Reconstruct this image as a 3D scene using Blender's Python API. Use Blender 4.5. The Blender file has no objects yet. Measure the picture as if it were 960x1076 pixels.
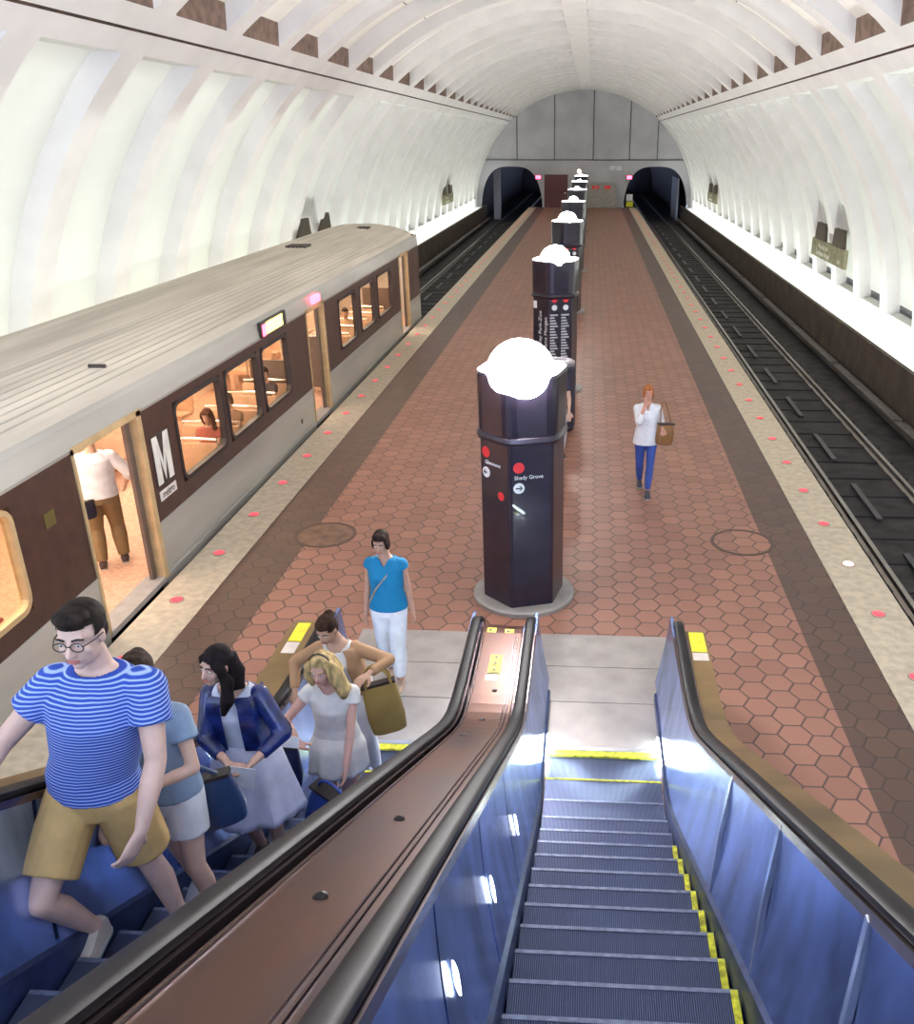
import bpy, bmesh, math, random
from mathutils import Vector as V, Matrix, Euler
random.seed(7)
PI = math.pi
sc = bpy.context.scene
col = sc.collection

# ------------------------------------------------------------------ camera
EYE_H = 5.0
cam_d = bpy.data.cameras.new('camera')
cam = bpy.data.objects.new('camera', cam_d)
col.objects.link(cam)
cam.location = (0, 0, EYE_H)
cam.rotation_euler = (math.radians(90 - 22.9), 0, math.atan(56 * math.cos(math.radians(22.9)) / 923))
cam_d.sensor_fit = 'HORIZONTAL'
cam_d.sensor_width = 36
cam_d.lens = 923 / 960 * 36
cam_d.shift_x = -(566 - 480) / 960
cam_d.clip_start = 0.05
cam_d.clip_end = 400
sc.camera = cam

# ------------------------------------------------------------------ world: daylight that comes down the escalator shaft behind
w = bpy.data.worlds.new('daylight')
sc.world = w
w.use_nodes = True
bg = w.node_tree.nodes['Background']
bg.inputs['Color'].default_value = (0.58, 0.73, 1.0, 1)
bg.inputs['Strength'].default_value = 4.2

sc.view_settings.view_transform = 'Standard'
sc.view_settings.look = 'None'
sc.view_settings.gamma = 1
sc.view_settings.use_curve_mapping = False
sc.view_settings.exposure = 0.66


def area(name, loc, rot, sx, sy, power, color, spread=PI):
    l = bpy.data.lights.new(name, 'AREA')
    l.shape = 'RECTANGLE'
    l.size, l.size_y = sx, sy
    l.energy = power
    l.color = color
    l.spread = spread
    o = bpy.data.objects.new(name, l)
    col.objects.link(o)
    o.location = loc
    o.rotation_euler = rot
    return o


CX, R, YEND = -0.62, 8.7, 76.0
# fluorescent strips in the troughs at the foot of both vault walls
area('trough_light_right', (7.56, 38, 0.08), (0, math.radians(190-22), 0), 0.16, 74, 820, (0.93, 1.0, 0.94), math.radians(110))
area('trough_light_left', (-8.80, 38, 0.08), (0, math.radians(192), 0), 0.16, 74, 820, (0.93, 1.0, 0.94), math.radians(110))

area('trough_fill_right', (7.5, 38, 0.30), (0, math.radians(262), 0), 0.12, 74, 300, (0.95, 1.0, 0.98))  # extra fill lamps, added to brighten the shelf and lower wall
area('trough_fill_left', (-8.74, 38, 0.30), (0, math.radians(98), 0), 0.12, 74, 300, (0.95, 1.0, 0.98))

# ------------------------------------------------------------------ materials


def M(name, color, rough=0.6, metal=0.0, var=0.08, scale=6.0, bump=0.0, emit=None, estr=0.0, stretch=None, color2=None, spec=0.5, coat=0.0):
    m = bpy.data.materials.new(name)
    m.use_nodes = True
    nt = m.node_tree
    p = nt.nodes['Principled BSDF']
    p.inputs['Roughness'].default_value = rough
    p.inputs['Metallic'].default_value = metal
    p.inputs['Specular IOR Level'].default_value = spec
    p.inputs['Coat Weight'].default_value = coat
    tc = nt.nodes.new('ShaderNodeTexCoord')
    mp = nt.nodes.new('ShaderNodeMapping')
    nt.links.new(tc.outputs['Object'], mp.inputs['Vector'])
    if stretch:
        mp.inputs['Scale'].default_value = stretch
    n = nt.nodes.new('ShaderNodeTexNoise')
    n.inputs['Scale'].default_value = scale
    n.inputs['Detail'].default_value = 4
    nt.links.new(mp.outputs['Vector'], n.inputs['Vector'])
    mx = nt.nodes.new('ShaderNodeMix')
    mx.data_type = 'RGBA'
    c2 = color2 or tuple(max(0, c * (1 - 2 * var)) for c in color)
    c1 = color if color2 else tuple(min(1, c * (1 + var)) for c in color)
    mx.inputs['A'].default_value = (*c1, 1)
    mx.inputs['B'].default_value = (*c2, 1)
    rp = nt.nodes.new('ShaderNodeMapRange')
    rp.inputs['From Min'].default_value = 0.35
    rp.inputs['From Max'].default_value = 0.68
    nt.links.new(n.outputs['Fac'], rp.inputs['Value'])
    nt.links.new(rp.outputs['Result'], mx.inputs['Factor'])
    nt.links.new(mx.outputs['Result'], p.inputs['Base Color'])
    if bump:
        b = nt.nodes.new('ShaderNodeBump')
        b.inputs['Strength'].default_value = bump
        b.inputs['Distance'].default_value = 0.02
        nt.links.new(n.outputs['Fac'], b.inputs['Height'])
        nt.links.new(b.outputs['Normal'], p.inputs['Normal'])
    if emit:
        p.inputs['Emission Color'].default_value = (*emit, 1)
        p.inputs['Emission Strength'].default_value = estr
    return m


def math_node(nt, op, a, b=None, c=None):
    n = nt.nodes.new('ShaderNodeMath')
    n.operation = op
    for i, v in enumerate((a, b, c)):
        if v is None:
            continue
        if isinstance(v, (int, float)):
            n.inputs[i].default_value = v
        else:
            nt.links.new(v, n.inputs[i])
    return n.outputs[0]


def vmath(nt, op, a, b=None):
    n = nt.nodes.new('ShaderNodeVectorMath')
    n.operation = op
    for i, v in enumerate((a, b)):
        if v is None:
            continue
        if isinstance(v, tuple):
            n.inputs[i].default_value = v
        else:
            nt.links.new(v, n.inputs[i])
    return n.outputs['Value'] if op in ('DOT_PRODUCT', 'LENGTH') else n.outputs['Vector']


def hex_mat(name, ca, cb, grout, size=0.28, rough=0.45):
    """hexagonal paver tiles, pointed left and right"""
    m = M(name, ca, rough)
    nt = m.node_tree
    p = nt.nodes['Principled BSDF']
    tc = nt.nodes.new('ShaderNodeTexCoord')
    mp = nt.nodes.new('ShaderNodeMapping')
    mp.inputs['Scale'].default_value = (1 / size, 1 / size, 0)
    nt.links.new(tc.outputs['Object'], mp.inputs['Vector'])
    off = vmath(nt, 'ADD', mp.outputs['Vector'], (400.0, 400.0, 0.0))
    # axes swapped: rows along x
    r = (1.7320508, 1.0, 1.0)
    h = (0.8660254, 0.5, 0.0)
    a = vmath(nt, 'SUBTRACT', vmath(nt, 'MODULO', off, r), h)
    b = vmath(nt, 'SUBTRACT', vmath(nt, 'MODULO', vmath(nt, 'SUBTRACT', off, h), r), h)
    da, db = vmath(nt, 'DOT_PRODUCT', a, a), vmath(nt, 'DOT_PRODUCT', b, b)
    lt = math_node(nt, 'LESS_THAN', da, db)
    mx = nt.nodes.new('ShaderNodeMix')
    mx.data_type = 'VECTOR'
    nt.links.new(lt, mx.inputs['Factor'])
    nt.links.new(b, mx.inputs['A'])
    nt.links.new(a, mx.inputs['B'])
    gv = mx.outputs['Result']
    ab = vmath(nt, 'ABSOLUTE', gv)
    d = math_node(nt, 'MAXIMUM', vmath(nt, 'DOT_PRODUCT', ab, (0.8660254, 0.5, 0.0)), vmath(nt, 'DOT_PRODUCT', ab, (0.0, 1.0, 0.0)))
    idv = vmath(nt, 'SUBTRACT', off, gv)
    wn = nt.nodes.new('ShaderNodeTexWhiteNoise')
    nt.links.new(vmath(nt, 'FLOOR', vmath(nt, 'ADD', vmath(nt, 'MULTIPLY', idv, (2.3094, 2.0, 0.0)), (0.5, 0.5, 0.0))), wn.inputs['Vector'])
    c1 = nt.nodes.new('ShaderNodeMix')
    c1.data_type = 'RGBA'
    c1.inputs['A'].default_value = (*ca, 1)
    c1.inputs['B'].default_value = (*cb, 1)
    nt.links.new(wn.outputs['Value'], c1.inputs['Factor'])
    # speckled wear
    nz = nt.nodes.new('ShaderNodeTexNoise')
    nz.inputs['Scale'].default_value = 1.3
    nz.inputs['Detail'].default_value = 6
    nt.links.new(tc.outputs['Object'], nz.inputs['Vector'])
    c3 = nt.nodes.new('ShaderNodeMix')
    c3.data_type = 'RGBA'
    c3.blend_type = 'MULTIPLY'
    c3.inputs['B'].default_value = (0.72, 0.70, 0.68, 1)
    nt.links.new(math_node(nt, 'MULTIPLY', nz.outputs['Fac'], 0.6), c3.inputs['Factor'])
    nt.links.new(c1.outputs['Result'], c3.inputs['A'])
    mr = nt.nodes.new('ShaderNodeMapRange')
    mr.interpolation_type = 'SMOOTHSTEP'
    mr.inputs['From Min'].default_value = 0.455
    mr.inputs['From Max'].default_value = 0.485
    nt.links.new(d, mr.inputs['Value'])
    c2 = nt.nodes.new('ShaderNodeMix')
    c2.data_type = 'RGBA'
    nt.links.new(mr.outputs['Result'], c2.inputs['Factor'])
    nt.links.new(c3.outputs['Result'], c2.inputs['A'])
    c2.inputs['B'].default_value = (*grout, 1)
    nt.links.new(c2.outputs['Result'], p.inputs['Base Color'])
    bp = nt.nodes.new('ShaderNodeBump')
    bp.inputs['Strength'].default_value = 0.4
    bp.inputs['Distance'].default_value = 0.01
    nt.links.new(math_node(nt, 'SUBTRACT', 1.0, mr.outputs['Result']), bp.inputs['Height'])
    nt.links.new(bp.outputs['Normal'], p.inputs['Normal'])
    return m


def stripe_mat(name, ca, cb, axis, period, duty=0.5, rough=0.6, metal=0.0, soft=0.1, bump=0.0, distort=0.0):
    m = M(name, ca, rough, metal)
    nt = m.node_tree
    p = nt.nodes['Principled BSDF']
    tc = nt.nodes.new('ShaderNodeTexCoord')
    src = tc.outputs['Object']
    if distort:
        nz = nt.nodes.new('ShaderNodeTexNoise')
        nz.inputs['Scale'].default_value = 7
        nt.links.new(src, nz.inputs['Vector'])
        src = vmath(nt, 'ADD', src, vmath(nt, 'MULTIPLY', nz.outputs['Color'], (distort, distort, distort)))
    sx = nt.nodes.new('ShaderNodeSeparateXYZ')
    nt.links.new(src, sx.inputs[0])
    f = math_node(nt, 'FRACT', math_node(nt, 'MULTIPLY', math_node(nt, 'ADD', sx.outputs['XYZ'.index(axis)], 100.0), 1 / period))
    tri = math_node(nt, 'ABSOLUTE', math_node(nt, 'SUBTRACT', f, 0.5))
    mr = nt.nodes.new('ShaderNodeMapRange')
    mr.interpolation_type = 'SMOOTHSTEP'
    mr.inputs['From Min'].default_value = duty / 2 - soft / 2
    mr.inputs['From Max'].default_value = duty / 2 + soft / 2
    nt.links.new(tri, mr.inputs['Value'])
    mx = nt.nodes.new('ShaderNodeMix')
    mx.data_type = 'RGBA'
    mx.inputs['A'].default_value = (*ca, 1)
    mx.inputs['B'].default_value = (*cb, 1)
    nt.links.new(mr.outputs['Result'], mx.inputs['Factor'])
    nt.links.new(mx.outputs['Result'], p.inputs['Base Color'])
    if bump:
        b = nt.nodes.new('ShaderNodeBump')
        b.inputs['Strength'].default_value = bump
        b.inputs['Distance'].default_value = 0.01
        nt.links.new(mr.outputs['Result'], b.inputs['Height'])
        nt.links.new(b.outputs['Normal'], p.inputs['Normal'])
    return m


def glass_mat(name, tint, fac=0.12):
    m = bpy.data.materials.new(name)
    m.use_nodes = True
    nt = m.node_tree
    out = nt.nodes['Material Output']
    nt.nodes.remove(nt.nodes['Principled BSDF'])
    t = nt.nodes.new('ShaderNodeBsdfTransparent')
    t.inputs['Color'].default_value = (*tint, 1)
    g = nt.nodes.new('ShaderNodeBsdfGlossy')
    g.inputs['Roughness'].default_value = 0.05
    x = nt.nodes.new('ShaderNodeMixShader')
    x.inputs['Fac'].default_value = fac
    nt.links.new(t.outputs[0], x.inputs[1])
    nt.links.new(g.outputs[0], x.inputs[2])
    nt.links.new(x.outputs[0], out.inputs['Surface'])
    return m


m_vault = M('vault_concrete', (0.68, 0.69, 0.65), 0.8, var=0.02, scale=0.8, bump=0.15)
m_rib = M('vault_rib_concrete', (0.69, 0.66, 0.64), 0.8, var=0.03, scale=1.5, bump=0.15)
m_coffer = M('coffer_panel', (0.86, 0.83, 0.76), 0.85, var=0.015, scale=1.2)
m_brownvent = M('brown_vent', (0.20, 0.13, 0.10), 0.8, var=0.2, scale=5)
m_joint = M('dark_joint', (0.13, 0.13, 0.14), 0.9)
m_endwall = M('end_wall_concrete', (0.56, 0.54, 0.56), 0.85, var=0.07, scale=0.5, bump=0.1)
m_hex = hex_mat('red_hex_tile', (0.39, 0.18, 0.125), (0.30, 0.135, 0.095), (0.09, 0.05, 0.04))
m_band = hex_mat('dark_hex_band', (0.125, 0.065, 0.045), (0.095, 0.05, 0.038), (0.05, 0.03, 0.025))
m_granite = M('granite_edge', (0.55, 0.46, 0.34), 0.5, var=0.10, scale=9, bump=0.05)
m_track = M('track_bed', (0.028, 0.022, 0.024), 0.8, var=0.4, scale=3, bump=0.3)
m_parapet = M('stained_parapet', (0.095, 0.065, 0.045), 0.85, color2=(0.05, 0.035, 0.03), scale=1.5)
m_rail = M('rail_steel', (0.30, 0.27, 0.25), 0.3, 0.9)
m_railside = M('third_rail_cover', (0.16, 0.14, 0.13), 0.45, var=0.2)
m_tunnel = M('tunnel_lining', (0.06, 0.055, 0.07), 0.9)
m_pylon = M('pylon_bronze', (0.030, 0.022, 0.040), 0.28, 0.3, var=0.1, coat=0.3)
m_plinth = M('grey_plinth', (0.33, 0.30, 0.28), 0.6)
m_pyl_glare = M('pylon_lamp_glare', (1, 1, 1), 0.5, emit=(1.0, 0.97, 0.96), estr=125)
m_rim = M('pylon_rim_light', (1, 1, 1), 0.5, emit=(1.0, 0.93, 0.97), estr=9)
m_red = M('red_spot', (0.62, 0.03, 0.04), 0.5, emit=(0.8, 0.02, 0.03), estr=0.15)
m_white = M('white_letter', (0.85, 0.85, 0.86), 0.5)
m_black = M('black_plastic', (0.012, 0.012, 0.014), 0.45)
m_redlight = M('platform_light_red', (0.5, 0.02, 0.03), 0.4, emit=(1.0, 0.07, 0.10), estr=1.0)
m_pinklight = M('platform_light_pale', (1.0, 0.6, 0.6), 0.4, emit=(1.0, 0.62, 0.60), estr=4.0)
m_lightring = M('light_ring', (0.45, 0.3, 0.27), 0.4, 0.4)
m_manhole = M('manhole_iron', (0.20, 0.115, 0.08), 0.5, 0.3, var=0.2)
m_manring = M('manhole_ring', (0.10, 0.06, 0.045), 0.6)
m_train = M('train_aluminium', (0.48, 0.46, 0.42), 0.38, 0.35, var=0.1, scale=2, stretch=(1, 0.15, 1))
m_trainbrown = M('train_brown_band', (0.065, 0.030, 0.022), 0.35, var=0.15)
m_trainroof = M('train_roof', (0.60, 0.54, 0.45), 0.6, var=0.10, scale=5, stretch=(1, 0.06, 1))
m_rooffall = M('train_roof_dark_fitting', (0.08, 0.06, 0.05), 0.7)
m_doorframe = M('door_frame_beige', (0.60, 0.42, 0.22), 0.4, 0.2)
m_doorleaf = M('door_leaf_grey', (0.16, 0.12, 0.10), 0.4, 0.3)
m_inwall = M('train_interior_cream', (0.74, 0.60, 0.47), 0.6, var=0.06)
m_infloor = M('train_carpet_orange', (0.62, 0.36, 0.24), 0.8, var=0.1, scale=20)
m_seat = M('seat_tan', (0.62, 0.40, 0.26), 0.6)
m_seatred = M('seat_red', (0.50, 0.10, 0.09), 0.6)
m_grab = M('grab_rail', (0.85, 0.80, 0.72), 0.25, 0.9)
m_inlight = M('train_ceiling_light', (1, 1, 1), 0.5, emit=(1.0, 0.88, 0.74), estr=13)
m_glass = glass_mat('train_glass', (0.95, 0.90, 0.82), 0.06)
m_gasket = M('window_gasket', (0.03, 0.02, 0.02), 0.5)
m_signframe = M('sign_box', (0.03, 0.025, 0.02), 0.5)
m_signamber = M('amber_display', (1.0, 0.8, 0.2), 0.4, emit=(1.0, 0.72, 0.12), estr=3.5)
m_signred = M('red_marker_light', (1, 0.1, 0.1), 0.4, emit=(1.0, 0.06, 0.12), estr=6)
m_landing = M('landing_plate', (0.40, 0.37, 0.36), 0.42, 0.55, var=0.1, scale=2.5)
m_plateseam = M('plate_seam', (0.10, 0.09, 0.09), 0.6)
m_step = stripe_mat('ribbed_step_tread', (0.13, 0.155, 0.27), (0.03, 0.04, 0.08), 'X', 0.0095, 0.5, 0.34, 0.75, 0.2, 0.5)
m_riser = M('step_riser', (0.05, 0.05, 0.06), 0.5, 0.6)
m_nosing = M('step_nosing', (0.20, 0.23, 0.34), 0.4, 0.7, var=0.15, scale=30)
m_yellow = M('safety_yellow', (0.85, 0.78, 0.04), 0.5, var=0.25, scale=25)
m_panel = M('balustrade_steel', (0.30, 0.42, 0.80), 0.27, 0.9, var=0.25, scale=4, stretch=(1, 1, 0.4), bump=0.03)  # blue of the shaft daylight is tinted into the steel's base colour
m_skirt = M('skirt_steel', (0.06, 0.09, 0.22), 0.35, 0.7, var=0.2)
m_seam = M('panel_seam_trim', (0.72, 0.76, 0.86), 0.25, 0.9)
m_handrail = M('handrail_rubber', (0.012, 0.010, 0.013), 0.5, var=0.3, spec=.22)
m_deck = M('bronze_deck', (0.105, 0.038, 0.020), 0.36, 0.55, var=0.35, scale=1.4, stretch=(3, 0.6, 1), color2=(0.055, 0.030, 0.035))
m_decktrim = M('deck_edge_trim', (0.16, 0.12, 0.13), 0.25, 0.85)
m_tandeck = M('tan_deck', (0.25, 0.16, 0.07), 0.4, 0.5, var=0.2, scale=2)
m_bolt = M('bolt', (0.02, 0.015, 0.015), 0.4, 0.6)
m_stick_y = M('yellow_sticker', (0.80, 0.70, 0.03), 0.5, var=0.1)
m_stick_w = M('pale_sticker', (0.72, 0.62, 0.55), 0.6)
m_comblight = M('comb_light', (1, 1, 1), 0.5, emit=(0.85, 1.0, 0.98), estr=60)
m_panelglint = M('panel_glint', (1, 1, 1), 0.5, emit=(0.93, 0.96, 1.0), estr=12)
m_can = M('bin_dark', (0.035, 0.032, 0.06), 0.4, 0.2)
m_cantop = M('bin_lid_grey', (0.40, 0.38, 0.44), 0.35, 0.5)
m_wallsign = M('wall_sign_olive', (0.27, 0.25, 0.15), 0.7, var=0.15)
m_wallsignb = M('wall_sign_bracket', (0.10, 0.08, 0.055), 0.7)
m_signtxt = M('wall_sign_text', (0.62, 0.62, 0.48), 0.7)
m_cabinet = M('cabinet_grey', (0.40, 0.37, 0.33), 0.6)
m_maroon = M('maroon_panel', (0.16, 0.055, 0.06), 0.6)

# ------------------------------------------------------------------ mesh builder


def fr(d, up=V((0, 0, 1))):
    d = d.normalized()
    if abs(d.dot(up)) > 0.98:
        up = V((0, 1, 0))
    x = up.cross(d).normalized()
    y = d.cross(x)
    return x, y, d


class MB:
    def __init__(s):
        s.v, s.f, s.m = [], [], []

    def add(s, vs, fs, mi=0):
        b = len(s.v)
        s.v += [V(p) for p in vs]
        s.f += [tuple(b + i for i in f) for f in fs]
        s.m += [mi] * len(fs)
        return s

    def box(s, x0, x1, y0, y1, z0, z1, mi=0):
        return s.add([(x, y, z) for z in (z0, z1) for y in (y0, y1) for x in (x0, x1)],
                     [(0, 2, 3, 1), (4, 5, 7, 6), (0, 1, 5, 4), (2, 6, 7, 3), (0, 4, 6, 2), (1, 3, 7, 5)], mi)

    def quad(s, a, b, c, d, mi=0):
        return s.add([a, b, c, d], [(0, 1, 2, 3)], mi)

    def loft(s, rings, closed=True, caps=True, mi=0):
        n = len(rings[0])
        b = len(s.v)
        for r in rings:
            s.v += [V(p) for p in r]
        for i in range(len(rings) - 1):
            for j in range(n if closed else n - 1):
                k = (j + 1) % n
                s.f.append((b + i * n + j, b + i * n + k, b + (i + 1) * n + k, b + (i + 1) * n + j))
                s.m.append(mi)
        if caps and closed:
            s.f.append(tuple(b + j for j in reversed(range(n))))
            s.f.append(tuple(b + (len(rings) - 1) * n + j for j in range(n)))
            s.m += [mi, mi]
        return s

    def prism_y(s, prof, y0, y1, mi=0):
        """prof: list of (x,z)"""
        return s.loft([[(x, y0, z) for x, z in prof], [(x, y1, z) for x, z in prof]], mi=mi)

    def prism_z(s, prof, z0, z1, mi=0):
        return s.loft([[(x, y, z0) for x, y in prof], [(x, y, z1) for x, y in prof]], mi=mi)

    def ring(s, c, ax, rx, ry, n=14, up=V((0, 0, 1)), rot=0):
        x, y, _ = fr(V(ax), up)
        return [V(c) + x * rx * math.cos(2 * PI * i / n + rot) + y * ry * math.sin(2 * PI * i / n + rot) for i in range(n)]

    def cyl(s, a, b, r0, r1=None, n=16, mi=0):
        a, b = V(a), V(b)
        r1 = r0 if r1 is None else r1
        return s.loft([s.ring(a, b - a, r0, r0, n), s.ring(b, b - a, r1, r1, n)], mi=mi)

    def cap(s, a, b, r0, r1, n=12, mi=0):
        """tapered capsule"""
        a, b = V(a), V(b)
        d = (b - a)
        if d.length < 1e-5:
            d = V((0, 0, 1e-4))
        u = d.normalized()
        rr = []
        for t in (-90, -60, -30, 0):
            t = math.radians(t)
            rr.append(s.ring(a + u * r0 * math.sin(t), d, max(r0 * math.cos(t), 1e-4), max(r0 * math.cos(t), 1e-4), n))
        for t in (0, 30, 60, 90):
            t = math.radians(t)
            rr.append(s.ring(b + u * r1 * math.sin(t), d, max(r1 * math.cos(t), 1e-4), max(r1 * math.cos(t), 1e-4), n))
        return s.loft(rr, mi=mi)

    def tube(s, pts, r, n=10, mi=0, ry=None, caps=True):
        pts = [V(p) for p in pts]
        rr = []
        for i, p in enumerate(pts):
            d = (pts[min(i + 1, len(pts) - 1)] - pts[max(i - 1, 0)])
            rad = r[i] if isinstance(r, (list, tuple)) else r
            rad2 = rad if ry is None else (ry[i] if isinstance(ry, (list, tuple)) else ry)
            rr.append(s.ring(p, d, rad, rad2, n))
        return s.loft(rr, caps=caps, mi=mi)

    def ell(s, c, rx, ry, rz, n=16, k=10, mi=0, rot=None):
        c = V(c)
        rr = []
        for i in range(k + 1):
            t = -PI / 2 + PI * i / k
            q = max(math.cos(t), 1e-3)
            ring_ = [V((rx * q * math.cos(2 * PI * j / n), ry * q * math.sin(2 * PI * j / n), rz * math.sin(t))) for j in range(n)]
            if rot is not None:
                ring_ = [rot @ p for p in ring_]
            rr.append([c + p for p in ring_])
        return s.loft(rr, mi=mi)

    def lathe(s, prof, c=(0, 0, 0), n=24, mi=0):
        return s.loft([[V(c) + V((r * math.cos(2 * PI * j / n), r * math.sin(2 * PI * j / n), z)) for j in range(n)] for r, z in prof], mi=mi)

    def build(s, name, mats, parent=None, smooth=False, world=False, kind=None):
        me = bpy.data.meshes.new(name)
        off = V((0, 0, 0))
        if world and parent is not None:
            off = V(parent.location)
        me.from_pydata([tuple(p - off) for p in s.v], [], s.f)
        for mm in (mats if isinstance(mats, (list, tuple)) else [mats]):
            me.materials.append(mm)
        me.polygons.foreach_set('material_index', s.m)
        if smooth:
            me.polygons.foreach_set('use_smooth', [True] * len(me.polygons))
        me.update()
        if smooth:
            me.set_sharp_from_angle(angle=math.radians(40))
        o = bpy.data.objects.new(name, me)
        col.objects.link(o)
        if parent is not None:
            o.parent = parent
        if kind:
            o['kind'] = kind
        return o


def tag(o, label=None, cat=None, group=None, kind=None):
    if label:
        o['label'] = label
    if cat:
        o['category'] = cat
    if group:
        o['group'] = group
    if kind:
        o['kind'] = kind
    return o


def thing(name, loc, label, cat, group=None, rz=0.0):
    o = bpy.data.objects.new(name, None)
    o.empty_display_size = 0.1
    col.objects.link(o)
    o.location = loc
    o.rotation_euler = (0, 0, rz)
    return tag(o, label, cat, group)


def copy_tree(o, parent=None):
    c = o.copy()
    col.objects.link(c)
    if parent is not None:
        c.parent = parent
    for ch in list(o.children):
        copy_tree(ch, c)
    return c


def bevel(o, w_, seg=2):
    b = o.modifiers.new('bevel', 'BEVEL')
    b.width = w_
    b.segments = seg
    b.limit_method = 'ANGLE'
    return o


def text_mb(body, size, align='CENTER'):
    """built-in font lettering as mesh data (xy plane)"""
    c = bpy.data.curves.new('t', 'FONT')
    c.body = body
    c.size = size
    c.align_x = align
    c.align_y = 'CENTER'
    c.extrude = 0.002
    c.resolution_u = 3
    o = bpy.data.objects.new('t', c)
    col.objects.link(o)
    bpy.context.view_layer.update()
    dg = bpy.context.evaluated_depsgraph_get()
    me = bpy.data.meshes.new_from_object(o.evaluated_get(dg))
    bpy.data.objects.remove(o)
    bpy.data.curves.remove(c)
    return me


def put_text(body, size, name, mat, parent, origin, xdir, ydir, align='CENTER'):
    me = text_mb(body, size, align)
    me.materials.clear()
    me.materials.append(mat)
    x, y = V(xdir).normalized(), V(ydir).normalized()
    z = x.cross(y)
    o = V(origin)
    for v in me.vertices:
        v.co = o + x * v.co.x + y * v.co.y + z * v.co.z
    ob = bpy.data.objects.new(name, me)
    col.objects.link(ob)
    ob.parent = parent
    return ob


def disc(mb, c, n_, r, th=0.003, n=20, mi=0):
    c, n_ = V(c), V(n_).normalized()
    mb.cyl(c, c + n_ * th, r, r, n, mi)


# ------------------------------------------------------------------ the vault
Y0V = -3.3
PITCH = 2.68
NB = int((YEND - Y0V) / PITCH) + 4
YC0 = 15.45 - 7 * PITCH
REC = 0.31
yprof = [(-1.34, 0), (-1.03, 0), (-0.97, 1), (0.97, 1), (1.03, 0), (1.34, 0)]


def vp(phi, y, r):
    a = math.radians(phi)
    return V((CX + r * math.cos(a), y, r * math.sin(a)))


def zone(mb, phis, side=1):
    """phis: list of (phi, depth 0..1, material of the coffer strip that starts here)"""
    for k in range(NB + 1):
        yc = YC0 + k * PITCH
        if yc - 1.34 > YEND:
            break
        grid = []
        for ph, dp, _ in phis:
            a = ph if side > 0 else 180 - ph
            grid.append([vp(a, min(yc + yy, YEND), R + REC * wy * dp) for yy, wy in yprof])
        for i in range(len(phis) - 1):
            for j in range(5):
                q = (grid[i][j], grid[i][j + 1], grid[i + 1][j + 1], grid[i + 1][j])
                if side > 0:
                    q = q[::-1]
                mi = phis[i][2] if j == 2 else (1 if j in (1, 3) else 0)
                mb.quad(*q, mi=mi)


low = [(0.2, .25, 2), (4.4, .25, 2), (4.6, 1.1, 3), (5.9, 1.1, 2), (6.1, .95, 2)] + [(6.1 + 2.85 * i, 1, 2) for i in range(1, 13)] + [(43.4, 1, 2), (45.2, 0, 0), (45.9, 0, 0)]
wr_ = MB()
zone(wr_, low, 1)
wr_.build('wall_right', [m_rib, m_rib, m_vault, m_joint], kind='structure')
wl_ = MB()
zone(wl_, low, -1)
wl_.build('wall_left', [m_rib, m_rib, m_vault, m_joint], kind='structure')
up = [(50.4, 0, 3), (52.2, 1, 2)]
a_ = 52.2
for jn in range(3):
    for q_ in range(4):
        a_ += 2.85
        up.append((a_, 1, 2))
    up[-1] = (a_, 1, 4)
    up.append((a_ + 0.18, 1, 2))
    a_ += 0.18
up[-2] = (up[-2][0], 1, 2)
up.append((87.0, 1, 1))
up.append((87.6, 0, 0))
up = [u for u in up if u[0] <= 87.7]
up.sort()
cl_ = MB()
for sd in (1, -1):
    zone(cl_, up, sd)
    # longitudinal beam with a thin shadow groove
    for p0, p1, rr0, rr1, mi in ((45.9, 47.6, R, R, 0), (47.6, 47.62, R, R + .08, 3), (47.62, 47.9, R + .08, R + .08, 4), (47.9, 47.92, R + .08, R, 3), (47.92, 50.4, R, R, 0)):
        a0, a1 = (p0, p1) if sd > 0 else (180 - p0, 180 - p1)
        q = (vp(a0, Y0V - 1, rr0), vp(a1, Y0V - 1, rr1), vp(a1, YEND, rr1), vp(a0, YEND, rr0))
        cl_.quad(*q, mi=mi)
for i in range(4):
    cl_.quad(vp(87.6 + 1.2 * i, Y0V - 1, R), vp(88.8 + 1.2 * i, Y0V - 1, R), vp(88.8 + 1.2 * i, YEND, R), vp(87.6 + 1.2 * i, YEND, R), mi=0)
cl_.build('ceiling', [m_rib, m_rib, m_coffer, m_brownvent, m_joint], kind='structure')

# end wall with two tunnel mouths
TUN = [(-6.45, 2.55), (5.2, 2.62)]


def tun_z(x):
    for c, h in TUN:
        t = abs(x - c) / h
        if t < 1:
            return -1.1 + 4.2 * (1 - t ** 3.2) ** (1 / 2.4)
    return -1.1


ew = MB()
xs = [CX - 9.2 + 0.1 * i for i in range(185)]
for i in range(len(xs) - 1):
    x0, x1 = xs[i], xs[i + 1]
    t0, t1 = tun_z(x0), tun_z(x1)
    h0 = math.sqrt(max(0.0, 9.2 ** 2 - (x0 - CX) ** 2))
    h1 = math.sqrt(max(0.0, 9.2 ** 2 - (x1 - CX) ** 2))
    if h0 <= t0 and h1 <= t1:
        continue
    ew.quad((x0, YEND, t0), (x1, YEND, t1), (x1, YEND, h1), (x0, YEND, h0))
ew.build('wall_end', m_endwall, kind='structure')
ed = MB()
for z in (3.6,):
    ed.box(CX - 7.9, CX + 7.9, YEND - .05, YEND, z - .04, z + .04)
for x in (-6.0, -3.0, 0.1, 3.0, 5.2):
    ed.box(x - .035, x + .035, YEND - .03, YEND, 3.6, math.sqrt(R * R - (x - CX) ** 2))
ed.build('trim_1', m_joint, kind='structure')
tn = MB()
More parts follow.
